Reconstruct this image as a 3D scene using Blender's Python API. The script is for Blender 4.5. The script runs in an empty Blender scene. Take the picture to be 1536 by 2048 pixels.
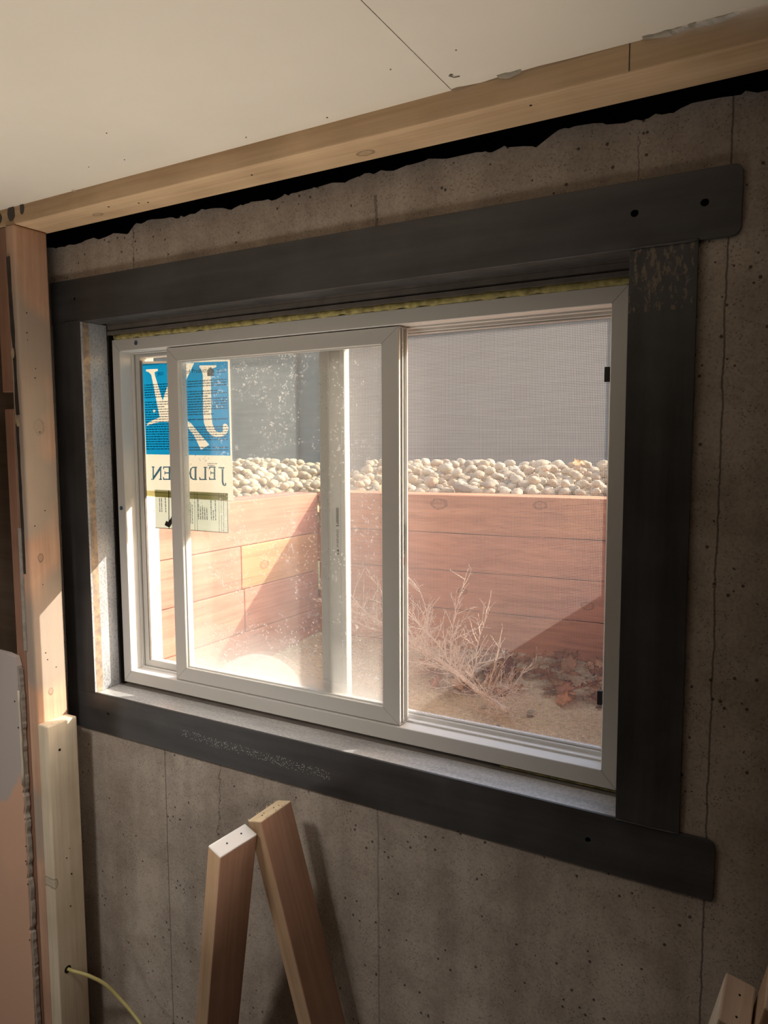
import bpy, bmesh, math, random
from mathutils import Vector, Matrix, noise

# ---------------------------------------------------------------- camera, sky, sun, lamps, exposure
SC = bpy.context.scene
COL = SC.collection
cam_d = bpy.data.cameras.new('camera'); cam = bpy.data.objects.new('camera', cam_d); COL.objects.link(cam)
R_ = Vector((0.86778, 0.49693, -0.0045)).normalized()
F_ = Vector((-0.49494, 0.86423, -0.09050)).normalized()
U_ = R_.cross(F_).normalized(); R_ = F_.cross(U_).normalized()
cam.matrix_world = Matrix(((R_.x, U_.x, -F_.x, 1.5534), (R_.y, U_.y, -F_.y, -1.2215), (R_.z, U_.z, -F_.z, 1.6949), (0, 0, 0, 1)))
cam_d.sensor_fit = 'HORIZONTAL'; cam_d.sensor_width = 36; cam_d.lens = 36 * 1471.47 / 1536
cam_d.clip_start = 0.02
SC.camera = cam
SC.view_settings.view_transform = 'Standard'; SC.view_settings.look = 'None'
SC.view_settings.gamma = 1; SC.view_settings.use_curve_mapping = False
SC.view_settings.exposure = 0.0
SC.cycles.transparent_max_bounces = 24
SC.cycles.max_bounces = 10; SC.cycles.diffuse_bounces = 5

SUN = Vector((1.333, 1.25, 1.0)).normalized()
SUN_POWER, SKY_POWER = 9.0, 1.0
w = bpy.data.worlds.new('sky'); SC.world = w; w.use_nodes = True
nt = w.node_tree
sky = nt.nodes.new('ShaderNodeTexSky'); sky.sky_type = 'NISHITA'; sky.sun_disc = False
sky.sun_elevation = math.asin(SUN.z); sky.sun_rotation = math.atan2(SUN.x, SUN.y); sky.dust_density = 1.5
wb = nt.nodes.new('ShaderNodeMixRGB'); wb.blend_type = 'MULTIPLY'; wb.inputs[0].default_value = 1; wb.inputs[2].default_value = (1.0, 0.84, 0.68, 1)  # camera white balance
nt.links.new(sky.outputs[0], wb.inputs[1]); nt.links.new(wb.outputs[0], nt.nodes['Background'].inputs[0]); nt.nodes['Background'].inputs[1].default_value = SKY_POWER
sl = bpy.data.lights.new('sun', 'SUN'); sl.energy = SUN_POWER; sl.angle = math.radians(0.53); sl.color = (1, 0.93, 0.82)
so = bpy.data.objects.new('sun', sl); COL.objects.link(so); so.rotation_euler = SUN.to_track_quat('Z', 'Y').to_euler()

def area(name, loc, target, size, power, color):
    l = bpy.data.lights.new(name, 'AREA'); l.energy = power; l.size = size; l.color = color
    o = bpy.data.objects.new(name, l); COL.objects.link(o); o.location = loc
    o.rotation_euler = (Vector(loc) - Vector(target)).to_track_quat('Z', 'Y').to_euler()
def spot(name, loc, target, ang, power, color, radius=0.12, blend=1.0):
    l = bpy.data.lights.new(name, 'SPOT'); l.energy = power; l.color = color; l.spot_size = math.radians(ang); l.spot_blend = blend; l.shadow_soft_size = radius
    o = bpy.data.objects.new(name, l); COL.objects.link(o); o.location = loc
    o.rotation_euler = (Vector(loc) - Vector(target)).to_track_quat('Z', 'Y').to_euler()
spot('ceiling_fill', (0.50, -0.68, 0.08), (0.55, -0.66, 2.2), 70, 122.0, (1, 0.89, 0.75), 0.22)  # added upward spot that brightens the ceiling and plate underside, no known lamp
spot('room_lamp', (2.9, -1.7, 1.95), (-0.12, -0.08, 1.22), 34, 66.0, (1, 0.84, 0.68), 0.15)
spot('low_left_fill', (-1.25, -1.9, 0.15), (0.1, 0.0, 0.60), 60, 20.0, (1, 0.93, 0.85), 0.30)  # added fill spot for the lower left wall, kept low to avoid glass reflections
spot('overhead_fill', (0.25, -1.05, 2.2), (0.30, -0.40, 0.6), 92, 52.0, (1, 0.94, 0.87), 0.12)  # added fill from above for sill, stud top and board ends, no known fixture

# ---------------------------------------------------------------- helpers
def link(o): COL.objects.link(o); return o
BASE = {}
def tag(o, label=None, cat=None, group=None, kind=None):
    if label: o['label'] = label
    if cat: o['category'] = cat
    if group: o['group'] = group
    if kind: o['kind'] = kind
    return o
def thing(name, loc, label=None, cat=None, group=None, kind=None):
    o = link(bpy.data.objects.new(name, None)); o.location = loc; o.empty_display_size = 0.05
    BASE[o.name] = Vector(loc)
    return tag(o, label, cat, group, kind)
def fin(name, bm, mat, parent=None, smooth=False, local=False):
    """link a bmesh (world coordinates) as one object; origin at its own base, or at its parent's"""
    bmesh.ops.recalc_face_normals(bm, faces=bm.faces)
    if parent is not None: base = BASE[parent.name]
    elif local: base = Vector((0, 0, 0))
    else:
        xs = [v.co for v in bm.verts]
        base = Vector(((min(c.x for c in xs) + max(c.x for c in xs)) / 2, (min(c.y for c in xs) + max(c.y for c in xs)) / 2, min(c.z for c in xs)))
    if not local:
        for v in bm.verts: v.co -= base
    me = bpy.data.meshes.new(name); bm.to_mesh(me); bm.free()
    if smooth:
        for p in me.polygons: p.use_smooth = True
    for m in (mat if isinstance(mat, (list, tuple)) else [mat]): me.materials.append(m)
    o = link(bpy.data.objects.new(name, me))
    if parent is not None: o.parent = parent; BASE[o.name] = base
    else: o.location = base; BASE[o.name] = base.copy()
    return o
def bx(bm, x0, x1, y0, y1, z0, z1, bev=0.0, seg=1, mi=0):
    vs = [bm.verts.new((x, y, z)) for x in (x0, x1) for y in (y0, y1) for z in (z0, z1)]
    fs = [bm.faces.new([vs[i] for i in f]) for f in ((0, 1, 3, 2), (4, 6, 7, 5), (0, 4, 5, 1), (2, 3, 7, 6), (0, 2, 6, 4), (1, 5, 7, 3))]
    for f in fs: f.material_index = mi
    if bev:
        es = list({e for f in fs for e in f.edges})
        bmesh.ops.bevel(bm, geom=es, offset=bev, segments=seg, affect='EDGES', profile=0.6)
def box(name, dims, mat, parent=None, bev=0.0, seg=1, smooth=False):
    bm = bmesh.new(); bx(bm, *dims, bev, seg); return fin(name, bm, mat, parent, smooth)
def prism(bm, pts, y0, y1, mi=0):
    """extrude a polygon of (x, z) points from y0 to y1"""
    a = [bm.verts.new((x, y0, z)) for x, z in pts]; b = [bm.verts.new((x, y1, z)) for x, z in pts]
    f = [bm.faces.new(a), bm.faces.new(b[::-1])]
    n = len(pts)
    for i in range(n): f.append(bm.faces.new((a[i], b[i], b[(i + 1) % n], a[(i + 1) % n])))
    for q in f: q.material_index = mi
def tube(bm, pts, rads, n=6, cap=True):
    rings = []
    up = Vector((0.13, 0.31, 0.94))
    for i, p in enumerate(pts):
        p = Vector(p); a = Vector(pts[max(0, i - 1)]); b = Vector(pts[min(len(pts) - 1, i + 1)])
        d = (b - a).normalized(); s = d.cross(up)
        if s.length < 0.05: s = d.cross(Vector((1, 0, 0)))
        s.normalize(); t = d.cross(s)
        r = rads[i] if isinstance(rads, (list, tuple)) else rads
        rings.append([bm.verts.new(p + s * (r * math.cos(2 * math.pi * k / n)) + t * (r * math.sin(2 * math.pi * k / n))) for k in range(n)])
    for i in range(len(rings) - 1):
        for k in range(n): bm.faces.new((rings[i][k], rings[i][(k + 1) % n], rings[i + 1][(k + 1) % n], rings[i + 1][k]))
    if cap: bm.faces.new(rings[0]); bm.faces.new(rings[-1])
def plate2d(loops, ext, bev=0.0):
    """flat plate with real holes: closed 2-D loops filled by a curve, extruded by +-ext; returns a mesh in its local xy plane"""
    cu = bpy.data.curves.new('tmp', 'CURVE'); cu.dimensions = '2D'; cu.fill_mode = 'BOTH'; cu.extrude = ext - bev; cu.bevel_depth = bev
    for L in loops:
        sp = cu.splines.new('POLY'); sp.points.add(len(L) - 1)
        for i, (x, y) in enumerate(L): sp.points[i].co = (x, y, 0, 1)
        sp.use_cyclic_u = True
    o = bpy.data.objects.new('tmp', cu); COL.objects.link(o)
    dg = bpy.context.evaluated_depsgraph_get(); dg.update()
    me = bpy.data.meshes.new_from_object(o.evaluated_get(dg))
    bpy.data.objects.remove(o); bpy.data.curves.remove(cu)
    return me
def wall_plate(name, loops, y, ext, mat, parent, bev=0.0):
    """plate2d stood up in the xz plane at depth y (world), as one part"""
    me = plate2d(loops, ext, bev); base = BASE[parent.name] if parent else Vector((0, 0, 0))
    bm = bmesh.new(); bm.from_mesh(me); bpy.data.meshes.remove(me)
    for v in bm.verts: v.co = Vector((v.co.x, y - v.co.z, v.co.y))
    bmesh.ops.remove_doubles(bm, verts=bm.verts, dist=1e-6)
    return fin(name, bm, mat, parent)
def circle(cx, cz, r, n=24): return [(cx + r * math.cos(2 * math.pi * i / n), cz + r * math.sin(2 * math.pi * i / n)) for i in range(n)]
def rrect(x0, x1, z0, z1, rs):
    """rs: radii at (x0,z0),(x1,z0),(x1,z1),(x0,z1)"""
    out = []
    for (cx, cz, sx, sz, a0), r in zip(((x0, z0, 1, 1, 180), (x1, z0, -1, 1, 270), (x1, z1, -1, -1, 0), (x0, z1, 1, -1, 90)), rs):
        if r == 0: out.append((cx, cz)); continue
        for k in range(9):
            a = math.radians(a0 + 90 * k / 8); out.append((cx + sx * r + r * math.cos(a), cz + sz * r + r * math.sin(a)))
    return out
def text_mesh(name, txt, size, origin, ux, uy, mat, parent, mirror=False):
    cu = bpy.data.curves.new('tmp', 'FONT'); cu.body = txt; cu.size = size; cu.extrude = 0.00008
    o = bpy.data.objects.new('tmp', cu); COL.objects.link(o)
    dg = bpy.context.evaluated_depsgraph_get(); dg.update()
    me = bpy.data.meshes.new_from_object(o.evaluated_get(dg)); bpy.data.objects.remove(o); bpy.data.curves.remove(cu)
    bm = bmesh.new(); bm.from_mesh(me); bpy.data.meshes.remove(me)
    ux = Vector(ux); uy = Vector(uy); n = ux.cross(uy); og = Vector(origin)
    for v in bm.verts: v.co = og + ux * (-v.co.x if mirror else v.co.x) + uy * v.co.y + n * v.co.z
    return fin(name, bm, mat, parent)

# ---------------------------------------------------------------- materials
class G:
    """small node-graph builder"""
    def __init__(s, name):
        s.m = bpy.data.materials.new(name); s.m.use_nodes = True; s.t = s.m.node_tree; s.t.nodes.clear()
        s.out = s.n('OutputMaterial')
    def n(s, typ, **kw):
        q = s.t.nodes.new('ShaderNode' + typ)
        for k, v in kw.items(): setattr(q, k, v)
        return q
    def put(s, sock, v):
        if isinstance(v, bpy.types.NodeSocket): s.t.links.new(v, sock)
        elif isinstance(v, bpy.types.Node): s.t.links.new(v.outputs[0], sock)
        elif v is not None:
            if isinstance(v, (tuple, list)) and len(v) == 3 and sock.type == 'RGBA': v = (*v, 1)
            sock.default_value = v
    def math(s, op, a, b=0.0, c=None, clamp=False):
        q = s.n('Math', operation=op); q.use_clamp = clamp; s.put(q.inputs[0], a); s.put(q.inputs[1], b)
        if c is not None: s.put(q.inputs[2], c)
        return q.outputs[0]
    def pos(s, scale=(1, 1, 1), off=(0, 0, 0), local=False):
        src = s.n('TexCoord').outputs['Object'] if local else s.n('NewGeometry').outputs['Position']
        q = s.n('Mapping'); s.put(q.inputs[0], src); q.inputs['Scale'].default_value = scale; q.inputs['Location'].default_value = off
        return q.outputs[0]
    def xyz(s, local=False):
        src = s.n('TexCoord').outputs['Object'] if local else s.n('NewGeometry').outputs['Position']
        q = s.n('SeparateXYZ'); s.put(q.inputs[0], src); return q.outputs
    def noise(s, vec, scale=5, detail=4, rough=0.55, dist=0.0):
        q = s.n('TexNoise'); s.put(q.inputs['Vector'], vec); q.inputs['Scale'].default_value = scale; q.inputs['Detail'].default_value = detail
        q.inputs['Roughness'].default_value = rough; q.inputs['Distortion'].default_value = dist
        return q.outputs[0]
    def voro(s, vec, scale, feature='F1', out='Distance'):
        q = s.n('TexVoronoi', feature=feature); s.put(q.inputs['Vector'], vec); q.inputs['Scale'].default_value = scale; return q.outputs[out]
    def ramp(s, v, stops):
        q = s.n('ValToRGB'); s.put(q.inputs[0], v); e = q.color_ramp.elements
        while len(e) < len(stops): e.new(0.5)
        for i, (p, c) in enumerate(stops):
            e[i].position = p; e[i].color = (*c, 1) if isinstance(c, (tuple, list)) else (c, c, c, 1)
        return q.outputs[0]
    def mix(s, f, a, b, mode='MIX'):
        q = s.n('MixRGB', blend_type=mode); s.put(q.inputs[0], f); s.put(q.inputs[1], a); s.put(q.inputs[2], b); return q.outputs[0]
    def bsdf(s, color, rough=0.6, metal=0.0, bump=None, bs=0.3, bd=0.002, spec=None, rn=None):
        q = s.n('BsdfPrincipled'); s.put(q.inputs['Base Color'], color); s.put(q.inputs['Roughness'], rough); s.put(q.inputs['Metallic'], metal)
        if spec is not None: q.inputs['Specular IOR Level'].default_value = spec
        if bump is not None:
            b = s.n('Bump'); b.inputs['Strength'].default_value = bs; b.inputs['Distance'].default_value = bd
            s.put(b.inputs['Height'], bump); s.put(q.inputs['Normal'], b.outputs[0])
        return q.outputs[0]
    def msh(s, f, a, b):
        q = s.n('MixShader'); s.put(q.inputs[0], f); s.put(q.inputs[1], a); s.put(q.inputs[2], b); return q.outputs[0]
    def done(s, sh): s.put(s.out.inputs[0], sh); return s.m

def plain(name, c, rough=0.5, metal=0.0, spec=None, vary=0.0, vs=8):
    g = G(name)
    if vary:
        f = g.noise(g.pos(), vs, 4); c2 = tuple(max(0, x * (1 - vary)) for x in c)
        c = g.ramp(f, [(0.3, c2), (0.7, c)])
    return g.done(g.bsdf(c, rough, metal, spec=spec))

def concrete():
    g = G('concrete'); p = g.pos()
    big = g.noise(p, 2.2, 5, 0.6); mid = g.noise(p, 14, 5, 0.65); streak = g.noise(g.pos((9, 9, 0.8)), 1.4, 4)
    c = g.ramp(big, [(0.3, (0.38, 0.325, 0.28)), (0.52, (0.50, 0.435, 0.375)), (0.72, (0.60, 0.535, 0.465))])
    c = g.mix(0.4, c, g.ramp(mid, [(0.3, (0.36, 0.31, 0.265)), (0.7, (0.60, 0.535, 0.465))]))
    c = g.mix(0.45, c, g.ramp(streak, [(0.35, (0.55, 0.52, 0.50)), (0.6, (1, 1, 1))]), 'MULTIPLY')
    c = g.mix(0.38, c, g.ramp(g.noise(p, 210, 4, 0.75), [(0.36, (0.45, 0.42, 0.40)), (0.55, (1, 1, 1)), (0.7, (1.0, 1.0, 1.0))]), 'MULTIPLY')
    c = g.mix(0.5, c, g.ramp(g.noise(g.pos(off=(7, 3, 1)), 6, 5, 0.65), [(0.36, (0.62, 0.58, 0.55)), (0.56, (1, 1, 1))]), 'MULTIPLY')
    v = g.voro(g.pos(off=(.3, .1, .2)), 55); big_p = g.math('GREATER_THAN', g.noise(g.pos(off=(4, 1, 2)), 9, 3), 0.53)
    pit = g.math('MULTIPLY', g.math('LESS_THAN', v, 0.15), big_p)
    v2 = g.voro(p, 190); fine = g.math('MULTIPLY', g.math('LESS_THAN', v2, 0.23), g.math('GREATER_THAN', g.noise(p, 40, 2), 0.5))
    c = g.mix(g.math('MULTIPLY', pit, 0.8), c, (0.035, 0.027, 0.022))
    c = g.mix(g.math('MULTIPLY', fine, 0.55), c, (0.06, 0.048, 0.04))
    # form lines and hairline cracks running up the wall
    X, Y, Z = g.xyz()
    wob = g.math('MULTIPLY', g.math('SUBTRACT', g.noise(g.pos((1, 1, 6)), 2.5, 5, 0.7), 0.5), 0.030)
    wob2 = g.math('MULTIPLY', g.math('SUBTRACT', g.noise(g.pos((1, 1, 1)), 9, 6, 0.75), 0.5), 0.07)
    def line(x0, z0, z1, wd, wb, k):
        nonlocal c
        d = g.math('ABSOLUTE', g.math('SUBTRACT', g.math('ADD', X, wb), x0))
        m = g.math('MULTIPLY', g.math('LESS_THAN', d, wd), g.math('MULTIPLY', g.math('GREATER_THAN', Z, z0), g.math('LESS_THAN', Z, z1)))
        c = g.mix(g.math('MULTIPLY', m, k), c, (0.045, 0.035, 0.03)); return m
    lines = [line(1.440, 0, 2.3, 0.0014, g.math('MULTIPLY', wob, 0.35), 0.65), line(0.236, 0, 0.97, 0.0011, g.math('MULTIPLY', wob, 0.2), 0.75),
             line(0.41, 0.72, 1.0, 0.0011, wob2, 0.7), line(0.833, 0, 1, 0.002, g.math('MULTIPLY', wob, 0.3), 0.35),
             line(0.836, 2.08, 2.16, 0.003, g.math('MULTIPLY', wob, 0.6), 0.5), line(0.19, 2.09, 2.21, 0.0012, wob2, 0.8), line(1.31, 2.1, 2.17, 0.001, wob, 0.5)]
    h = g.math('SUBTRACT', g.math('MULTIPLY', g.noise(p, 60, 6, 0.7), 0.6), g.math('MULTIPLY', pit, 0.8))
    for m in lines: h = g.math('SUBTRACT', h, m)
    return g.done(g.bsdf(c, 0.88, bump=h, bs=0.45, bd=0.003, spec=0.25))

def wood(name, dark, light, axis='z', knots=(), kaxes='yz', rough=0.62, scale=1.0, local=False, stain=None, ringc=None, spec=0.3, strong=False):
    """sawn softwood: long grain along axis, knots at given positions on a pair of axes"""
    g = G(name)
    sc = {'x': (1.2, 26, 26), 'y': (26, 1.2, 26), 'z': (26, 26, 1.2)}[axis]
    sc2 = {'x': (4, 120, 120), 'y': (120, 4, 120), 'z': (120, 120, 4)}[axis]
    f = g.noise(g.pos(sc, local=local), scale, 5, 0.55, 0.4); fine = g.noise(g.pos(sc2, local=local), 1.0, 3, 0.6)
    c = g.ramp(f, [(0.30, dark), (0.62, light)])
    c = g.mix(0.35, c, g.ramp(fine, [(0.35, (0.62, 0.56, 0.5)), (0.6, (1, 1, 1))]), 'MULTIPLY')
    if strong:
        gl_ = g.noise(g.pos(sc2, local=local), 0.45, 4, 0.7, 1.0); c = g.mix(0.5, c, g.ramp(gl_, [(0.38, (0.50, 0.42, 0.36)), (0.50, (1, 1, 1)), (0.7, (1.0, 0.97, 0.93))]), 'MULTIPLY')
    cloud = g.noise(g.pos(local=local), 5, 3)
    c = g.mix(0.30, c, g.ramp(cloud, [(0.35, tuple(x * 0.62 for x in dark)), (0.65, light)]))
    xyz = dict(zip('xyz', g.xyz(local)))
    for (a, b, r) in knots:
        wa = g.math('MULTIPLY', g.math('SUBTRACT', g.noise(g.pos(local=local), 60, 3), 0.5), r * 0.7)
        fa, fb = (0.6, 1.0) if kaxes[0] == axis else (1.0, 0.72)
        da = g.math('MULTIPLY', g.math('SUBTRACT', xyz[kaxes[0]], a), fa); db = g.math('MULTIPLY', g.math('SUBTRACT', xyz[kaxes[1]], b), fb)
        d = g.math('ADD', g.math('SQRT', g.math('ADD', g.math('MULTIPLY', da, da), g.math('MULTIPLY', db, db))), wa)
        ring = g.ramp(g.math('DIVIDE', d, r), [(0.0, 0.45), (0.5, 0.25), (0.8, 1.0), (1.0, 0.0)])
        c = g.mix(g.math('MULTIPLY', ring, 0.75), c, ringc or tuple(x * 0.28 for x in dark))
    if stain:  # a water stain of its own shape
        st = g.noise(g.pos((1, 1, 1), off=stain[1]), 3.2, 2, 0.4)
        c = g.mix(g.ramp(st, [(0.49, 0.0), (0.56, 0.85)]), c, stain[0])
    return g.done(g.bsdf(c, rough, bump=g.math('ADD', f, g.math('MULTIPLY', fine, 0.5)), bs=0.25, bd=0.0015, spec=spec))

def steel(name, axis='x', scuff=None, k=1.0, specks=False):
    g = G(name)
    sc = {'x': (0.9, 14, 14), 'z': (14, 14, 0.9)}[axis]
    f = g.noise(g.pos(sc), 2.0, 6, 0.6); b = g.noise(g.pos(), 7, 4, 0.6)
    c = g.ramp(f, [(0.3, (0.045 * k, 0.043 * k, 0.045 * k)), (0.6, (0.085 * k, 0.084 * k, 0.088 * k)), (0.8, (0.12 * k, 0.118 * k, 0.12 * k))])
    c = g.mix(0.35, c, g.ramp(b, [(0.4, (0.05, 0.046, 0.045)), (0.65, (0.11, 0.11, 0.115))]))
    if scuff:
        x0, x1, z0, z1 = scuff; X, Y, Z = g.xyz()
        m = g.math('MULTIPLY', g.math('MULTIPLY', g.math('GREATER_THAN', X, x0), g.math('LESS_THAN', X, x1)), g.math('MULTIPLY', g.math('GREATER_THAN', Z, z0), g.math('LESS_THAN', Z, z1)))
        sp = g.math('GREATER_THAN', g.noise(g.pos((60, 60, 22)), 2.4, 6, 0.7), 0.55)
        c = g.mix(g.math('MULTIPLY', g.math('MULTIPLY', m, sp), 0.6), c, (0.26, 0.21, 0.16))
    if specks:
        X, Y, Z = g.xyz(); zc = g.math('SUBTRACT', 1.030, g.math('MULTIPLY', X, 0.028))
        dz = g.math('ABSOLUTE', g.math('SUBTRACT', Z, zc)); m = g.math('MULTIPLY', g.math('LESS_THAN', dz, g.math('ADD', 0.004, g.math('MULTIPLY', g.noise(g.pos(), 25, 2), 0.012))), g.math('MULTIPLY', g.math('GREATER_THAN', X, 0.30), g.math('LESS_THAN', X, 0.72)))
        sp = g.math('LESS_THAN', g.voro(g.pos((1, 1, 1)), 260), 0.27)
        c = g.mix(g.math('MULTIPLY', g.math('MULTIPLY', m, sp), 0.8), c, (0.6, 0.6, 0.58))
        sc_ = g.math('GREATER_THAN', g.noise(g.pos((1.2, 1, 40)), 6, 5, 0.7), 0.70)
        c = g.mix(g.math('MULTIPLY', sc_, 0.35), c, (0.3, 0.3, 0.3))
    r = g.ramp(b, [(0.3, 0.38), (0.7, 0.55)])
    return g.done(g.bsdf(c, r, 0.35, bump=g.noise(g.pos(sc), 9, 4), bs=0.12, bd=0.001))

def steel_jamb():
    """galvanised-looking inner leg: pale mill scale speckle, a rust band near the room edge"""
    g = G('jamb_steel'); X, Y, Z = g.xyz()
    sp = g.noise(g.pos(), 170, 3, 0.7); cl = g.noise(g.pos((1, 1, 0.6)), 8, 5)
    c = g.ramp(sp, [(0.38, (0.24, 0.24, 0.25)), (0.52, (0.58, 0.59, 0.62))])
    c = g.mix(0.55, c, g.ramp(cl, [(0.35, (0.22, 0.24, 0.26)), (0.7, (0.55, 0.58, 0.62))]))
    e = g.math('ADD', Y, g.math('MULTIPLY', g.math('SUBTRACT', g.noise(g.pos((40, 40, 8)), 1.5, 4), 0.5), 0.008))
    band = g.math('MULTIPLY', g.math('GREATER_THAN', e, 0.006), g.math('LESS_THAN', e, 0.0255))
    low = g.ramp(Z, [(0.0, 1.0), (1.0, 1.0)])
    rust = g.ramp(g.noise(g.pos(), 60, 4), [(0.35, (0.26, 0.19, 0.14)), (0.7, (0.55, 0.37, 0.21))])
    c = g.mix(g.math('MULTIPLY', band, 0.85), c, rust)
    return g.done(g.bsdf(c, g.ramp(cl, [(0.3, 0.3), (0.7, 0.5)]), 0.12, bump=sp, bs=0.3, bd=0.001))
def steel_sill():
    g = G('sill_steel'); cl = g.noise(g.pos((1, 5, 1)), 5, 6, 0.65); sp = g.noise(g.pos(), 150, 3, 0.7)
    c = g.ramp(cl, [(0.35, (0.34, 0.335, 0.33)), (0.6, (0.52, 0.51, 0.50)), (0.75, (0.62, 0.61, 0.59))])
    c = g.mix(0.3, c, g.ramp(sp, [(0.4, (0.22, 0.22, 0.23)), (0.6, (0.6, 0.6, 0.6))]))
    return g.done(g.bsdf(c, 0.45, 0.1, bump=sp, bs=0.2, bd=0.001))

def drywall():
    g = G('drywall_paper'); f = g.noise(g.pos(), 3, 3)
    c = g.ramp(f, [(0.3, (0.70, 0.65, 0.57)), (0.7, (0.76, 0.71, 0.63))])
    return g.done(g.bsdf(c, 0.75, bump=g.noise(g.pos(), 160, 3), bs=0.06, bd=0.001, spec=0.25))
def pink_drywall():
    g = G('stained_drywall'); X, Y, Z = g.xyz()
    f = g.math('ADD', g.math('SUBTRACT', 0.83, Z), g.math('MULTIPLY', g.math('SUBTRACT', g.noise(g.pos((1.4, 1, 0.8)), 9, 2, 0.35), 0.5), 0.42))
    f = g.math('ADD', f, g.math('MULTIPLY', g.math('SUBTRACT', X, -0.16), 1.2))
    c = g.ramp(g.math('ADD', f, 0.5), [(0.49, (0.48, 0.42, 0.40)), (0.52, (0.66, 0.41, 0.29)), (0.8, (0.60, 0.38, 0.27))])
    return g.done(g.bsdf(c, 0.75, spec=0.2))
def sand():
    g = G('sandy_soil'); v = g.voro(g.pos(), 240, out='Color'); n = g.noise(g.pos(), 75, 6, 0.8); b = g.noise(g.pos(), 6, 4)
    c = g.ramp(n, [(0.3, (0.20, 0.125, 0.06)), (0.48, (0.66, 0.47, 0.25)), (0.68, (0.95, 0.78, 0.50))])
    c = g.mix(0.35, c, g.ramp(b, [(0.35, (0.45, 0.31, 0.18)), (0.65, (0.74, 0.57, 0.36))]))
    hs = g.mix(0.12, c, v, 'SOFT_LIGHT')
    h = g.math('ADD', n, g.math('MULTIPLY', g.voro(g.pos(), 150), 1.3))
    return g.done(g.bsdf(hs, 0.95, bump=h, bs=0.9, bd=0.006, spec=0.1))
def pebble_mat():
    g = G('river_pebble'); info = g.n('ObjectInfo')
    c = g.ramp(info.outputs['Random'], [(0.0, (0.22, 0.20, 0.16)), (0.18, (0.46, 0.36, 0.24)), (0.42, (0.52, 0.45, 0.33)), (0.65, (0.38, 0.33, 0.25)), (0.85, (0.58, 0.50, 0.37)), (1.0, (0.44, 0.29, 0.18))])
    f = g.noise(g.pos(), 45, 5, 0.6)
    c = g.mix(0.45, c, g.ramp(f, [(0.35, (0.55, 0.50, 0.45)), (0.65, (1, 1, 1))]), 'MULTIPLY')
    return g.done(g.bsdf(c, 0.8, bump=f, bs=0.3, bd=0.002, spec=0.25))
def leaf_mat():
    g = G('dry_leaf'); info = g.n('ObjectInfo')
    c = g.ramp(info.outputs['Random'], [(0.0, (0.44, 0.17, 0.08)), (0.3, (0.78, 0.42, 0.20)), (0.55, (0.58, 0.25, 0.12)), (0.8, (0.90, 0.58, 0.29)), (1.0, (0.72, 0.43, 0.23))])
    f = g.noise(g.pos(), 110, 4)
    c = g.mix(0.4, c, g.ramp(f, [(0.4, (0.5, 0.45, 0.4)), (0.65, (1, 1, 1))]), 'MULTIPLY')
    t = g.n('BsdfTranslucent'); g.put(t.inputs[0], c)
    return g.done(g.msh(0.3, g.bsdf(c, 0.7, spec=0.2), t.outputs[0]))
def glass(name, dust, seed, low=0.0, tint=(0.985, 0.995, 0.985)):
    """clear pane with a real coat of dust: specks, wiped streaks, more towards the bottom bead"""
    g = G(name); tr = g.n('BsdfTransparent'); g.put(tr.inputs[0], tint)
    gl = g.n('BsdfGlossy'); gl.inputs['Roughness'].default_value = 0.02; g.put(gl.inputs[0], (1, 1, 1))
    lw = g.n('LayerWeight'); lw.inputs[0].default_value = 0.5
    fr = g.math('ADD', 0.03, g.math('MULTIPLY', g.math('POWER', lw.outputs['Facing'], 4.0), 0.45))
    clear = g.msh(fr, tr.outputs[0], gl.outputs[0])
    d1 = g.n('BsdfDiffuse'); g.put(d1.inputs[0], (0.75, 0.74, 0.72)); d2 = g.n('BsdfTranslucent'); g.put(d2.inputs[0], (0.75, 0.74, 0.72))
    du = g.msh(0.6, d1.outputs[0], d2.outputs[0])
    big = g.noise(g.pos(off=(seed, 0, 0)), 3.2, 4, 0.6, 1.2); fine = g.noise(g.pos(off=(seed, 1, 0)), 120, 3, 0.7)
    film = g.ramp(big, [(0.25, dust * 0.55), (0.75, dust * 1.6)])
    streak = g.math('GREATER_THAN', g.noise(g.pos((1, 1, 1), off=(seed, 2, 3)), 55, 4, 0.6, 2.5), 0.64)
    speck = g.math('LESS_THAN', g.voro(g.pos(off=(seed, 3, 1)), 85), 0.17)
    smask = g.math('GREATER_THAN', g.noise(g.pos(off=(seed, 5, 1)), 11, 3), 0.5)
    a = g.math('ADD', film, g.math('MULTIPLY', g.math('MULTIPLY', g.math('MAXIMUM', streak, speck), smask), dust * 5.0))
    a = g.math('MULTIPLY', a, g.math('ADD', 0.7, g.math('MULTIPLY', fine, 0.6)))
    if low:
        X, Y, Z = g.xyz()
        a = g.math('ADD', a, g.math('MULTIPLY', g.ramp(g.math('SUBTRACT', Z, 1.0), [(0.145, 1.0), (0.18, 0.5), (0.27, 0.0)]), low))
    a = g.math('MINIMUM', a, 0.9)
    return g.done(g.msh(a, clear, du))
def screen_mat():
    """woven insect screen, coarse threads"""
    g = G('insect_screen'); X, Y, Z = g.xyz()
    def th(v, p, wd): return g.math('LESS_THAN', g.math('FRACT', g.math('DIVIDE', v, p)), wd)
    m = g.math('MAXIMUM', th(X, 0.0030, 0.20), th(Z, 0.0030, 0.20))
    tr = g.n('BsdfTransparent'); g.put(tr.inputs[0], (1, 1, 1))
    c = (0.34, 0.30, 0.28)
    d = g.n('BsdfDiffuse'); g.put(d.inputs[0], c); t = g.n('BsdfTranslucent'); g.put(t.inputs[0], c)
    gl = g.n('BsdfGlossy'); g.put(gl.inputs[0], (0.5, 0.5, 0.5)); gl.inputs['Roughness'].default_value = 0.35
    th_s = g.msh(0.2, g.msh(0.65, d.outputs[0], t.outputs[0]), gl.outputs[0])
    return g.done(g.msh(m, tr.outputs[0], th_s))
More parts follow.
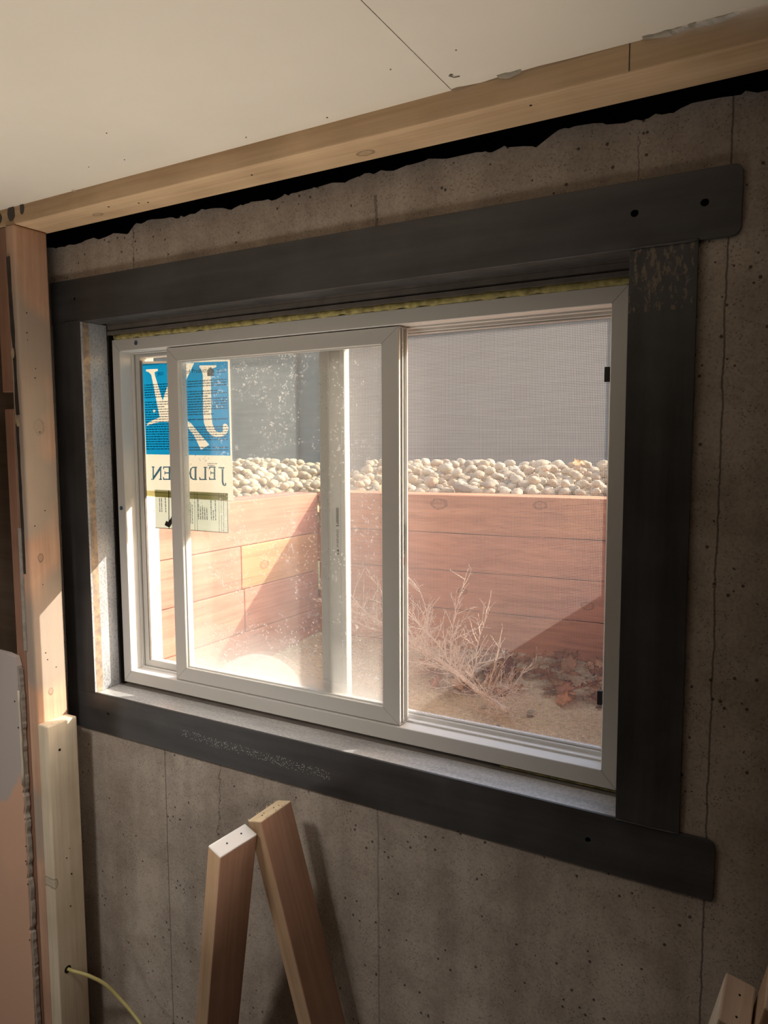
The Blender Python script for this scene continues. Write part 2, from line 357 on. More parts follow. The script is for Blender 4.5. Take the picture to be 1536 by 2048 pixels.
def paper(name, c, f=0.6):
    g = G(name); d = g.n('BsdfDiffuse'); g.put(d.inputs[0], c); t = g.n('BsdfTranslucent'); g.put(t.inputs[0], c)
    return g.done(g.msh(f, d.outputs[0], t.outputs[0]))
def ink(name, c):
    g = G(name); t = g.n('BsdfTransparent'); g.put(t.inputs[0], c); return g.done(t.outputs[0])
def foam():
    g = G('insulation_foam'); f = g.noise(g.pos(), 60, 4)
    return g.done(g.bsdf(g.ramp(f, [(0.3, (0.17, 0.14, 0.05)), (0.7, (0.52, 0.45, 0.17))]), 0.8, bump=f, bs=0.6, bd=0.004))
def twig():
    g = G('dry_twig'); f = g.noise(g.pos(), 60, 3)
    return g.done(g.bsdf(g.ramp(f, [(0.3, (0.60, 0.42, 0.30)), (0.7, (0.86, 0.70, 0.55))]), 0.75, spec=0.2))
def siding():
    g = G('grey_board_fence'); X, Y, Z = g.xyz(); f = g.noise(g.pos((0.6, 1, 6)), 3, 4)
    c = g.ramp(f, [(0.3, (0.10, 0.10, 0.10)), (0.7, (0.13, 0.13, 0.13))])
    return g.done(g.bsdf(c, 0.85, spec=0.2))

M = dict(
    concrete=concrete(), steel_x=steel('flange_steel_x', 'x', specks=True), steel_z=steel('flange_steel_z', 'z', scuff=(1.30, 1.395, 1.90, 1.998), k=0.9),
    jamb=steel_jamb(), sill=steel_sill(), drywall=drywall(), pink=pink_drywall(), gyp=plain('gypsum_core', (0.40, 0.36, 0.32), 0.9, vary=0.35, vs=60),
    vinyl=plain('white_vinyl', (0.65, 0.635, 0.61), 0.45), black=plain('black_plastic', (0.012, 0.012, 0.013), 0.45),
    plug=plain('blue_grey_plug', (0.06, 0.10, 0.16), 0.4), dark=plain('painted_shade', (0.008, 0.007, 0.006), 0.95, spec=0.05),  # dark: near-black that stands in for shade in gaps and holes
    glue=plain('old_adhesive', (0.055, 0.042, 0.036), 0.5, vary=0.4, vs=60), tanglue=plain('tan_adhesive', (0.42, 0.33, 0.22), 0.5),
    sand=sand(), pebble=pebble_mat(), leaf=leaf_mat(), foam=foam(), twig=twig(), siding=siding(),
    screen=screen_mat(), glass_in=glass('dusty_glass_inner', 0.05, 2.0, low=0.42), glass_out=glass('dusty_glass_outer', 0.035, 7.0),
    paper=paper('sticker_paper', (0.80, 0.77, 0.70)), epaper=paper('energy_label_paper', (0.70, 0.72, 0.66)),
    blue=ink('blue_ink', (0.10, 0.60, 0.92)), slate=ink('slate_blue_ink', (0.22, 0.40, 0.52)), grey=ink('grey_ink', (0.38, 0.38, 0.38)), olive=ink('olive_ink', (0.80, 0.78, 0.56)),
    fine=ink('fine_print_ink', (0.50, 0.52, 0.55)), nail=plain('nail_head', (0.02, 0.017, 0.015), 0.5, 0.5), stk=plain('white_label', (0.7, 0.68, 0.68), 0.5), red=plain('red_print', (0.5, 0.09, 0.04), 0.5),
    cable=plain('yellow_cable_jacket', (0.48, 0.42, 0.17), 0.4), floor=plain('floor_concrete', (0.26, 0.23, 0.20), 0.85, vary=0.3, vs=3),
    backwall=plain('room_wall_paint', (0.50, 0.44, 0.37), 0.8, vary=0.1), pulp=plain('torn_paper', (0.55, 0.50, 0.42), 0.9),
)
M['shim'] = plain('shim_wood', (0.20, 0.175, 0.155), 0.8, vary=0.3, vs=30)
WD = dict(
    plate=wood('plate_wood', (0.50, 0.33, 0.19), (0.68, 0.49, 0.31), 'x', [(0.17, -0.075, 0.010), (0.86, -0.07, 0.012)], 'xy'),
    stud=wood('stud_wood', (0.48, 0.28, 0.19), (0.68, 0.44, 0.31), 'z', [(-0.088, 1.743, 0.016), (-0.10, 1.426, 0.009), (-0.09, 1.09, 0.008)], 'yz', stain=((0.36, 0.30, 0.25), (0, 0, -0.1))),
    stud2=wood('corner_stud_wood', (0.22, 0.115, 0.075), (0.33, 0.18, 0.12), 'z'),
    fresh=wood('fresh_pine', (0.62, 0.52, 0.38), (0.80, 0.71, 0.56), 'z', [(-0.13, 0.62, 0.01)], 'yz'),
    sheath=wood('sheathing', (0.09, 0.06, 0.042), (0.14, 0.095, 0.065), 'x'),
    board=wood('brown_board', (0.38, 0.21, 0.145), (0.54, 0.33, 0.235), 'z', [(0.02, 0.22, 0.011)], 'xz', local=True, rough=0.5),
    edge=wood('light_board_edge', (0.40, 0.255, 0.15), (0.52, 0.36, 0.225), 'z', local=True),
    rboard=wood('tan_board', (0.44, 0.31, 0.20), (0.60, 0.45, 0.31), 'z', local=True),
    endg=wood('end_grain', (0.78, 0.60, 0.38), (0.92, 0.78, 0.54), 'y', local=True), whitend=plain('white_painted_end', (0.80, 0.78, 0.76), 0.6),
    endr=wood('end_grain_rings', (0.58, 0.42, 0.31), (0.78, 0.61, 0.47), 'y', local=True, scale=3),

)
TB = [wood('timber_a', (0.42, 0.145, 0.065), (0.60, 0.26, 0.13), 'x', [(0.43, 1.487, 0.022), (0.79, 1.492, 0.016), (0.55, 1.30, 0.016), (0.2, 1.31, 0.010)], 'xz', rough=0.75, strong=True),
      wood('timber_b', (0.40, 0.13, 0.065), (0.56, 0.225, 0.12), 'x', [(0.95, 1.165, 0.015), (0.52, 1.18, 0.012)], 'xz', rough=0.75, strong=True),
      wood('timber_c', (0.42, 0.145, 0.10), (0.56, 0.225, 0.155), 'y', rough=0.75, strong=True),
      wood('timber_d', (0.48, 0.20, 0.085), (0.60, 0.275, 0.13), 'y', [(0.76, 1.285, 0.016)], 'yz', rough=0.75, strong=True)]
# ---- outlines of the print on the manufacturer's sticker, metres in the window plane (x, z)
STK = {
'SHEET': [(0.056, 1.9122), (0.3531, 1.8992), (0.3543, 1.5619), (0.0585, 1.5656)] ,
'BLUE': [(0.0591, 1.9061), (0.3473, 1.8956), (0.3486, 1.6713), (0.0622, 1.6738)] ,
'J': [(0.2561, 1.8909), (0.3109, 1.8884), (0.3107, 1.8841), (0.296, 1.8812), (0.2926, 1.867), (0.2911, 1.7731), (0.2936, 1.7478), (0.3036, 1.7312), (0.3181, 1.7266), (0.3274, 1.7315), (0.326, 1.7409), (0.3287, 1.7471), (0.3353, 1.7483), (0.3414, 1.7451), (0.3453, 1.7375), (0.3408, 1.7267), (0.3261, 1.7181), (0.3073, 1.716), (0.2885, 1.721), (0.274, 1.7338), (0.2661, 1.7515), (0.2641, 1.7801), (0.2664, 1.8684), (0.2621, 1.8796), (0.256, 1.8862)] ,
'W': [(0.0716, 1.8915), (0.1137, 1.8905), (0.1144, 1.8859), (0.1017, 1.8826), (0.1036, 1.8733), (0.1276, 1.81), (0.1733, 1.9004), (0.2392, 1.8982), (0.1474, 1.7684), (0.2076, 1.7584), (0.2228, 1.7516), (0.2459, 1.7294), (0.2817, 1.6978), (0.2538, 1.6851), (0.2325, 1.72), (0.2092, 1.7435), (0.1537, 1.7552), (0.1216, 1.7568), (0.0935, 1.7537), (0.0686, 1.7475), (0.0669, 1.7518), (0.0891, 1.7614), (0.1152, 1.7682), (0.0898, 1.8773), (0.0807, 1.8844), (0.0714, 1.8865)] ,
'DH': [(0.2308, 1.6405), (0.2298, 1.6135), (0.2241, 1.614), (0.2191, 1.6201), (0.2186, 1.6309), (0.2215, 1.6387), (0.226, 1.6404)] ,
'ENERGY': [(0.0904, 1.5828), (0.3384, 1.5804), (0.3374, 1.4831), (0.0882, 1.483)] ,
'BAND': [(0.0592, 1.5793), (0.3384, 1.5804), (0.3387, 1.5629), (0.0594, 1.5639)] ,
'HOUSE': [(0.2812, 1.8776), (0.2932, 1.8851), (0.3034, 1.8764), (0.3029, 1.8628), (0.2815, 1.8638)] ,
'EL': [] ,
'LET': [
[(0.3091, 1.6432), (0.3287, 1.6435), (0.3286, 1.6412), (0.3253, 1.6399), (0.3243, 1.6086), (0.3266, 1.6016), (0.3299, 1.6004), (0.3292, 1.6049), (0.3333, 1.6049), (0.3331, 1.5992), (0.3281, 1.5972), (0.3215, 1.5996), (0.3188, 1.6069), (0.3199, 1.6399), (0.309, 1.641)] ,
[(0.2795, 1.6445), (0.3011, 1.6448), (0.301, 1.6425), (0.2993, 1.6419), (0.2984, 1.6147), (0.3001, 1.6141), (0.3, 1.6119), (0.2783, 1.6115), (0.2777, 1.6185), (0.2803, 1.6186), (0.2818, 1.6144), (0.2933, 1.6146), (0.2938, 1.6274), (0.2857, 1.6273), (0.2847, 1.6241), (0.283, 1.6241), (0.2833, 1.6337), (0.2851, 1.6337), (0.2858, 1.6302), (0.2939, 1.6303), (0.2943, 1.6418), (0.2828, 1.6417), (0.2813, 1.6375), (0.2792, 1.6375)] ,
[(0.1221, 1.6429), (0.1489, 1.6432), (0.1488, 1.6408), (0.147, 1.6402), (0.1458, 1.6119), (0.1476, 1.6113), (0.1475, 1.6089), (0.1206, 1.6084), (0.12, 1.6158), (0.1228, 1.6158), (0.1245, 1.6115), (0.1402, 1.6118), (0.1408, 1.6251), (0.1288, 1.6249), (0.1277, 1.6216), (0.1259, 1.6216), (0.1263, 1.6316), (0.1281, 1.6316), (0.1289, 1.6279), (0.1409, 1.6281), (0.1414, 1.6401), (0.1257, 1.6399), (0.1241, 1.6356), (0.1218, 1.6355)] ,
[(0.261, 1.6434), (0.2721, 1.6435), (0.2721, 1.6416), (0.2695, 1.6409), (0.2685, 1.6132), (0.2711, 1.6126), (0.271, 1.611), (0.2459, 1.6105), (0.2453, 1.618), (0.2479, 1.618), (0.2504, 1.6135), (0.2629, 1.6138), (0.2639, 1.6408), (0.2609, 1.6414)] ,
[(0.2393, 1.6435), (0.2392, 1.6412), (0.237, 1.6405), (0.236, 1.6133), (0.2381, 1.6126), (0.238, 1.6107), (0.224, 1.6104), (0.2153, 1.6148), (0.2122, 1.6269), (0.2162, 1.6387), (0.2252, 1.6433)] ,
[(0.1944, 1.6272), (0.2034, 1.6274), (0.2032, 1.6241), (0.1943, 1.624)] ,
[(0.1535, 1.6432), (0.1653, 1.6433), (0.1653, 1.6414), (0.1625, 1.6403), (0.1675, 1.6192), (0.1732, 1.6368), (0.1716, 1.6414), (0.1717, 1.6434), (0.183, 1.6435), (0.1829, 1.6415), (0.1811, 1.6405), (0.1838, 1.6202), (0.1887, 1.6406), (0.186, 1.6416), (0.1861, 1.6436), (0.1933, 1.6436), (0.1932, 1.6417), (0.1914, 1.6407), (0.1839, 1.6096), (0.1807, 1.6096), (0.1752, 1.6303), (0.1671, 1.6093), (0.1639, 1.6093), (0.1561, 1.6403), (0.1534, 1.6412)] ,
[(0.0808, 1.6425), (0.0907, 1.6426), (0.0906, 1.6402), (0.0882, 1.6395), (0.0872, 1.6179), (0.111, 1.6428), (0.1175, 1.6428), (0.1174, 1.6405), (0.115, 1.6395), (0.1138, 1.6113), (0.1161, 1.6107), (0.116, 1.6083), (0.1057, 1.6081), (0.1058, 1.6105), (0.1095, 1.6112), (0.1105, 1.6327), (0.0858, 1.6077), (0.0825, 1.6077), (0.084, 1.6395), (0.0807, 1.6401)] ,
[(0.0779, 1.611), (0.0812, 1.611), (0.0811, 1.6076), (0.0777, 1.6076)] ,
]
,'ELINES': [
[(0.1394, 1.5823), (0.1422, 1.5824), (0.1394, 1.4833), (0.1366, 1.4831)] ,
[(0.2295, 1.5814), (0.2306, 1.5815), (0.2283, 1.4833), (0.2272, 1.4833)] ,
[(0.2383, 1.5813), (0.2394, 1.5814), (0.2371, 1.4834), (0.236, 1.4833)] ,
[(0.31, 1.5806), (0.311, 1.5807), (0.3091, 1.4835), (0.3081, 1.4834)] ,
[(0.3175, 1.5806), (0.3186, 1.5806), (0.3167, 1.4835), (0.3157, 1.4834)] ,
[(0.3246, 1.5805), (0.3257, 1.5805), (0.3239, 1.4835), (0.3228, 1.4834)] ,
[(0.0901, 1.576), (0.3382, 1.574), (0.3381, 1.5731), (0.09, 1.575)] ,
[(0.0882, 1.484), (0.3375, 1.4844), (0.3374, 1.4828), (0.0882, 1.4823)] ,
[(0.3371, 1.5803), (0.3388, 1.5804), (0.3379, 1.4832), (0.3362, 1.4831)] ,
]}

rng = random.Random(7)
Z0, Z1, ZT, ZB = 1.0675, 2.0, 2.101, 0.9687      # sill, head underside, top of head plate, bottom of sill plate
# ================================================================ room shell
WT = 2.197
pts = [(-1.6, 0.0), (3.2, 0.0), (3.2, WT)]
x = 3.2; z = WT
while x > -1.6:
    x -= rng.choice((0.006, 0.010, 0.016, 0.028)); z = WT + (z - WT) * 0.8 + rng.uniform(-0.0045, 0.0045)
    if 1.14 < x < 1.155 or 0.17 < x < 0.178: z = WT - 0.012
    pts.append((max(x, -1.6), z))
def wall_front():
    hole = [(-0.02, 1.05), (1.375, 1.05), (1.375, 2.02), (-0.02, 2.02)]
    me = plate2d([pts, hole], 0.122)
    bm = bmesh.new(); bm.from_mesh(me); bpy.data.meshes.remove(me)
    for v in bm.verts: v.co = Vector((v.co.x, 0.128 - v.co.z, v.co.y))
    bmesh.ops.remove_doubles(bm, verts=bm.verts, dist=1e-6)
    return fin('wall_front', bm, M['concrete'])
tag(wall_front(), kind='structure')
# near-black boxes: the shade above the foundation wall put into their colour
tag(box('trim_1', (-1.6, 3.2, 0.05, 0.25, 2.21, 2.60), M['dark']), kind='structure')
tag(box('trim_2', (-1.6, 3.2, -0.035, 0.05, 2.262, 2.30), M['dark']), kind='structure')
tag(box('floor', (-1.6, 3.2, -4.0, 0.0, -0.08, 0.0), M['floor']), kind='structure')
tag(box('wall_back', (-1.6, 3.2, -4.1, -4.0, 0, 2.4), M['backwall']), kind='structure')
tag(box('wall_right', (3.2, 3.3, -4.1, 0.25, 0, 2.4), M['backwall']), kind='structure')
tag(box('wall_left', (-1.7, -1.6, -4.1, 0.25, 0, 2.4), WD['sheath']), kind='structure')

# ceiling: two drywall sheets meeting at a seam, torn edge over the plate
def sheet(name, x0, x1, edge):
    bm = bmesh.new()
    P = [(x0, -4.0), (x1, -4.0)] + edge
    a = [bm.verts.new((px, py, 2.245)) for px, py in P]; b = [bm.verts.new((px, py, 2.2577)) for px, py in P]
    bm.faces.new(a); bm.faces.new(b[::-1])
    for i in range(len(P)): bm.faces.new((a[i], b[i], b[(i + 1) % len(P)], a[(i + 1) % len(P)]))
    return tag(fin(name, bm, M['drywall']), kind='structure')
e1 = [(1.0500, -0.1235), (0.80, -0.1238), (0.5, -0.1232), (0.2, -0.124), (-0.3, -0.1235), (-1.6, -0.1235)]
e2 = [(3.2, -0.131), (1.52, -0.131), (1.455, -0.135), (1.44, -0.131), (1.425, -0.133), (1.40, -0.1335), (1.36, -0.130), (1.335, -0.1262), (1.333, -0.125), (1.235, -0.1265),
      (1.19, -0.129), (1.155, -0.127), (1.151, -0.129), (1.128, -0.128), (1.10, -0.125), (1.075, -0.128), (1.062, -0.131), (1.0515, -0.129)]
c1 = sheet('ceiling', -1.6, 1.0500, e1); c2 = sheet('ceiling', 1.0515, 3.2, e2)
def dimple(par, x, y, r):
    bm = bmesh.new(); bmesh.ops.create_cone(bm, cap_ends=True, segments=12, radius1=r, radius2=r * 0.8, depth=0.0010)
    for v in bm.verts: v.co += Vector((x, y, 2.2446))
    fin('screw_head', bm, M['shim'], par)
for (xx, yy, r) in [(0.66, -0.152, 0.0016), (0.39, -0.19, 0.0014), (0.83, -0.145, 0.0018), (1.0, -0.23, 0.0013), (0.46, -0.29, 0.0013), (0.30, -0.20, 0.0013)]: dimple(c1, xx, yy, r)
dimple(c2, 1.105, -0.23, 0.0012); dimple(c2, 1.07, -0.170, 0.0030)
bm = bmesh.new(); tube(bm, [(1.066, -0.170, 2.2445), (1.072, -0.164, 2.2432), (1.080, -0.161, 2.2440)], 0.0007, 5); fin('paper_curl', bm, M['shim'], c2)
bm = bmesh.new(); tube(bm, [(0.158, -0.131, 2.2445), (0.163, -0.128, 2.2425), (0.166, -0.1275, 2.2405)], 0.0008, 5); fin('paper_curl', bm, M['pulp'], c1)
def torn(x0, x1, par, n=9, seed=1):
    r = random.Random(seed); bm = bmesh.new(); up = []; lo = []
    for i in range(n + 1):
        t = i / n; xx = x0 + (x1 - x0) * t; h = math.sin(math.pi * t)
        up.append(bm.verts.new((xx, -0.1345 + 0.003 * h - 0.004 * h * r.random(), 2.2445))); lo.append(bm.verts.new((xx, -0.1262 - 0.001 * r.random(), 2.2442 - 0.0055 * h * (0.6 + 0.4 * r.random()))))
    for i in range(n): bm.faces.new((up[i], up[i + 1], lo[i + 1], lo[i]))
    for v in list(bm.verts): pass
    bmesh.ops.solidify(bm, geom=bm.faces[:], thickness=0.0007)
    fin('torn_paper_flap', bm, M['pulp'], par)
torn(1.337, 1.405, c2, seed=3); torn(1.395, 1.455, c2, seed=5); torn(1.128, 1.165, c2, 6, seed=8)

# ================================================================ wall plate and studs
pl = tag(box('top_plate', (-1.2, 3.1, -0.125, -0.037, 2.206, 2.262), WD['plate'], bev=0.0025, seg=2), 'long tan wooden plate running just under the drywall ceiling above the window', 'wood beam')
BASE[pl.name] = pl.location.copy()
def blob(par, pts3, mat, name='adhesive_smear'):
    bm = bmesh.new(); vs = [bm.verts.new(p) for p in pts3]; f = bm.faces.new(vs)
    r = bmesh.ops.extrude_face_region(bm, geom=[f])
    for v in [g for g in r['geom'] if isinstance(g, bmesh.types.BMVert)]: v.co += Vector((0, -0.0012, 0))
    o = fin(name, bm, mat, par); return o
def oval(cx, cz, rx, rz, y, n=12, s=0, jit=0.2):
    r = random.Random(s); return [(cx + rx * math.cos(a) * (1 + jit * (r.random() - .5)), y, cz + rz * math.sin(a) * (1 + jit * (r.random() - .5))) for a in [2 * math.pi * i / n for i in range(n)]]
for i, (xx, zz, rx, rz) in enumerate([(-0.112, 2.228, 0.013, 0.014), (-0.062, 2.232, 0.013, 0.018), (-0.022, 2.237, 0.007, 0.015)]):
    o = blob(pl, oval(xx, zz, rx, rz, -0.1252, s=i), M['glue']); o['label'] = 'dark dried adhesive smear'
for (a, b) in [(0.235, -0.10), (0.31, -0.085), (0.33, -0.078), (0.62, -0.09), (1.17, -0.1)]:
    bm = bmesh.new(); bmesh.ops.create_cone(bm, cap_ends=True, segments=8, radius1=0.0022, radius2=0.0015, depth=0.001)
    for v in bm.verts: v.co += Vector((a, b, 2.2057))
    fin('nail_head', bm, M['nail'], pl)
bm = bmesh.new(); bx(bm, 1.3185, 1.3195, -0.1256, -0.1248, 2.208, 2.2445); fin('check_crack', bm, M['nail'], pl)

def wood_thing(name, dims, mat, label, cat, bev=0.003, group=None):
    return tag(box(name, dims, mat, bev=bev, seg=3), label, cat, group)
def wire(par, pts, r, mat, name): bm = bmesh.new(); tube(bm, pts, r, 8); return fin(name, bm, mat, par, True)
# main stud in front of the wall: x -0.088..-0.05
st = thing('wall_stud', (-0.069, -0.086, 0), 'weathered orange-brown wooden stud standing upright left of the window, dark glue down its edge', 'wood stud')
box('stud_board', (-0.0845, -0.0500, -0.130, -0.043, 0.0, 2.2055), WD['stud'], st, 0.007, 4, True)
gz = [(2.135, .0062), (2.10, .0066), (2.06, .0055), (2.03, .0062), (2.0, .0048), (1.965, .0068), (1.93, .0040), (1.90, .0055), (1.86, .0045), (1.80, .0060), (1.77, .0062)]
r = random.Random(4)
L_ = [(-0.0735 + 0.0007 * i - w_ + r.uniform(-.001, .001), -0.1305, z_) for i, (z_, w_) in enumerate(gz)]; R2 = [(-0.0735 + 0.0007 * i + w_ + r.uniform(-.001, .001), -0.1305, z_) for i, (z_, w_) in enumerate(gz)]
o = blob(st, L_ + R2[::-1], M['glue'], 'adhesive_bead'); o['label'] = 'dark dried adhesive bead'
blob(st, oval(-0.073, 1.915, 0.006, 0.012, -0.1312, s=9), M['tanglue'], 'adhesive_dab'); blob(st, oval(-0.0665, 1.752, 0.005, 0.010, -0.1312, s=6), M['tanglue'], 'adhesive_dab')
L_ = []; R2 = []
for i in range(13):
    z_ = 1.75 - i * 0.030; L_.append((-0.0735 - r.uniform(.0005, .0025), -0.1303, z_)); R2.append((-0.0665 + r.uniform(.0, .002), -0.1303, z_))
blob(st, L_ + R2[::-1], M['glue'], 'adhesive_bead')
bm = bmesh.new(); bx(bm, -0.0845, -0.0740, -0.1335, -0.1303, 1.20, 1.50); fin('gypsum_strip', bm, M['gyp'], st)
for (yy, zz, rr) in [(-0.107, 2.008, .0016), (-0.109, 1.962, .0016), (-0.108, 1.945, .001), (-0.0905, 1.88, .0012), (-0.093, 1.858, .0016), (-0.087, 1.73, .0016), (-0.112, 1.505, .0016), (-0.083, 1.54, .0015), (-0.099, 1.19, .0015), (-0.095, 1.172, .0015), (-0.072, 1.147, .0015), (-0.098, 1.36, .0012)]:
    bm = bmesh.new(); bmesh.ops.create_cone(bm, cap_ends=True, segments=8, radius1=rr, radius2=rr, depth=0.0012, matrix=Matrix.Translation((-0.0497, yy, zz)) @ Matrix.Rotation(math.pi / 2, 4, 'Y'))
    fin('nail_head', bm, M['nail'], st)
# corner stud further left, in two lengths
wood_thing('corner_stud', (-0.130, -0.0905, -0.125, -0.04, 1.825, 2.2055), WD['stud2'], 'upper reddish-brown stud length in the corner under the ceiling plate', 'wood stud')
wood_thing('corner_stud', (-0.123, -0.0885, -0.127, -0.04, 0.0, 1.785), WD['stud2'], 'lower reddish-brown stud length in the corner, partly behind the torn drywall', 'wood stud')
tag(box('wall_side', (-1.5, -0.10, -0.037, -0.02, 0.0, 2.20), WD['sheath']), kind='structure')
# torn drywall offcut at the bottom left
def drywall_piece():
    root = thing('drywall_panel', (-0.35, -0.136, 0), 'grey-pink stained drywall sheet with a torn right edge, lower left corner', 'drywall')
    r = random.Random(11); P = [(-0.9, 0.0)]; zz = 0.0
    E = []
    while zz < 1.17:
        E.append((-0.1005 + .003 * noise.noise(Vector((0, 0, zz * 12))) + r.uniform(-.0012, .0012) - (0.004 if r.random() < .06 else 0), zz)); zz += r.uniform(0.005, 0.014)
    E.append((-0.108, 1.182)); P += E + [(-0.14, 1.187), (-0.9, 1.20)]
    bm = bmesh.new(); prism(bm, P, -0.1435, -0.1295); fin('face_paper', bm, M['pink'], root)
    bm = bmesh.new(); E2 = [(a + .005 + .004 * noise.noise(Vector((3, 0, b * 20))) + r.uniform(-.001, .001), b) for a, b in E if b < 1.16]
    prism(bm, [(-0.11, 0.0)] + E2 + [(-0.11, 1.14)], -0.1405, -0.1300); o = fin('torn_core', bm, M['gyp'], root); o['label'] = 'crumbling gypsum core'
    tube_pts = [(-0.0975 + r.uniform(-.001, .001), -0.1438, 1.10 - i * 0.03) for i in range(9)]
    wire(root, tube_pts, [0.002 + 0.0018 * r.random() for _ in tube_pts], M['pulp'], 'rolled_paper')
    for (a, b) in [(-0.115, 1.07), (-0.106, 1.005), (-0.100, .70), (-0.103, 0.66), (-0.1, .60), (-.104, .45)]:
        bm = bmesh.new(); bmesh.ops.create_cone(bm, cap_ends=True, segments=8, radius1=.002, radius2=.002, depth=0.001, matrix=Matrix.Translation((a, -0.1439, b)) @ Matrix.Rotation(math.pi / 2, 4, 'X'))
        fin('screw_head', bm, M['nail'], root)
drywall_piece()
# newer short stud beside it, with a cable hole
sis = thing('short_stud', (-0.031, -0.088, 0), 'pale new wooden stud, shoulder-high, fixed in front of the older stud at left', 'wood stud')
b_ = box('stud_board', (-0.0495, -0.0115, -0.1315, -0.0475, 0.0, 1.020), WD['fresh'], sis, 0.004, 3, True)
for (yy, zz, rr) in [(-0.1005, 0.952, .0032), (-0.083, 0.622, .0022), (-0.095, 0.67, .0015), (-0.09, .54, .0018), (-.085, .69, .001)]:
    bm = bmesh.new(); bmesh.ops.create_cone(bm, cap_ends=True, segments=10, radius1=rr, radius2=rr, depth=0.0012, matrix=Matrix.Translation((-0.0112, yy, zz)) @ Matrix.Rotation(math.pi / 2, 4, 'Y'))
    fin('nail_head', bm, M['nail'], sis)
bm = bmesh.new(); bmesh.ops.create_cone(bm, cap_ends=True, segments=20, radius1=.0095, radius2=.0095, depth=0.0012, matrix=Matrix.Translation((-0.0112, -0.106, 0.381)) @ Matrix.Rotation(math.pi / 2, 4, 'Y'))
o = fin('hole_shade_disc', bm, M['nail'], sis); o['label'] = 'dark drilled cable hole'  # dark disc on the stud face paints the unlit inside of the hole
bm = bmesh.new(); cp = [(-0.020, -0.106, 0.381), (0.004, -0.103, 0.380), (0.022, -0.095, 0.376), (0.045, -0.083, 0.367), (0.075, -0.065, 0.346), (0.105, -0.05, 0.312), (0.15, -0.045, 0.282), (0.20, -0.048, 0.25), (0.26, -0.05, 0.17), (0.30, -0.055, 0.08), (0.33, -0.06, 0.006), (0.42, -0.07, 0.005)]
def smooth_path(P, k=6):
    P = [Vector(p) for p in P]; out = []
    for i in range(len(P) - 1):
        p0 = P[max(0, i - 1)]; p1 = P[i]; p2 = P[i + 1]; p3 = P[min(len(P) - 1, i + 2)]
        for j in range(k):
            t = j / k; out.append(0.5 * ((2 * p1) + (-p0 + p2) * t + (2 * p0 - 5 * p1 + 4 * p2 - p3) * t * t + (-p0 + 3 * p1 - 3 * p2 + p3) * t ** 3))
    return out + [P[-1]]
tube(bm, smooth_path(cp), 0.0043, 10); tag(fin('electrical_cable', bm, M['cable'], smooth=True), 'yellow electrical cable coming out of the hole in the pale stud', 'cable')

# ================================================================ loose boards
def board(name, P, u, v, wv, du, dv, length, mats, ends, label, cat, group=None, nails=(), rag=0.0):
    """board with corner P, cross axes u (du) and v (dv), running down wv; mats: (face, u-edge, end)"""
    u = Vector(u).normalized(); wv = Vector(wv).normalized(); v = wv.cross(u).normalized(); u = v.cross(wv).normalized()
    bm = bmesh.new(); bx(bm, 0, du, 0, dv, 0, length, 0.0025, 2)
    for f in bm.faces:
        c = f.calc_center_median(); n = f.normal
        if c.z < 0.003: f.material_index = 2
        elif abs(c.x - du) < 0.003 or c.x < 0.003: f.material_index = 1
        else: f.material_index = 0
    root = link(bpy.data.objects.new(name, None)); root.matrix_world = Matrix(((u.x, v.x, wv.x, P[0]), (u.y, v.y, wv.y, P[1]), (u.z, v.z, wv.z, P[2]), (0, 0, 0, 1)))
    me = bpy.data.meshes.new(name); bmesh.ops.recalc_face_normals(bm, faces=bm.faces); bm.to_mesh(me); bm.free()
    for m in mats: me.materials.append(m)
    o = bpy.data.objects.new('board_body', me); link(o); o.parent = root
    for (a, b, r_) in nails:
        bm = bmesh.new(); bmesh.ops.create_cone(bm, cap_ends=True, segments=10, radius1=r_, radius2=r_, depth=0.0010, matrix=Matrix.Translation((a, b, -0.0004)))
        me = bpy.data.meshes.new('nail_hole'); bm.to_mesh(me); bm.free(); me.materials.append(M['nail']); q = link(bpy.data.objects.new('nail_hole', me)); q.parent = root
    return tag(root, label, cat, group)
# face order here: x faces = 89 mm sides seen edge-on, y faces = narrow
def len_to_floor(P, w): return (P[2]) / abs(w[2]) * 0.995
wA = (-0.2388, 0.1401, -0.9609); PA = (0.629, -0.2319, 0.9251)
wB = (0.2469, 0.0429, -0.9681); PB = (0.6528, -0.1413, 0.9599)
wC = (-0.2235, 0.0675, -0.9724); PC = (1.4871, -0.1649, 0.9719)
board('leaning_board', PA, (-0.9518, 0.1623, 0.2602), None, wA, 0.038, 0.089, 0.955, (WD['edge'], WD['board'], WD['whitend']), None,
      'brown leaning board whose cut top end is painted white with two nail holes', 'wood board', nails=[(0.019, 0.03, .0018), (0.021, 0.066, .0018)])
board('leaning_board', PB, (-0.9662, 0.0879, -0.2425), None, wB, 0.038, 0.089, 0.97, (WD['edge'], WD['board'], WD['endg']), None,
      'brown leaning board with a raw splintery yellow top end, rising behind the white-ended one', 'wood board', nails=[(0.018, 0.022, .0015), (0.022, 0.031, .001), (0.017, 0.055, .0014), (0.012, 0.065, .001)])
sp = [o for o in bpy.data.objects if o.name == 'leaning_board.001'][0]
bm = bmesh.new(); rs = random.Random(5)
for i in range(26):
    t = rs.random(); p = Vector((0.0 if i % 2 else 0.0375, 0.002 + 0.085 * t, 0.0)); q = p + Vector((rs.uniform(-.003, .003), rs.uniform(-.004, .004), -rs.uniform(.001, .0045)))
    tube(bm, [p + Vector((0, 0, .001)), q], [0.0007, 0.0002], 4)
me = bpy.data.meshes.new('splintered_edge'); bm.to_mesh(me); bm.free(); me.materials.append(WD['endg']); q = link(bpy.data.objects.new('splintered_edge', me)); q.parent = sp; q['kind'] = 'stuff'
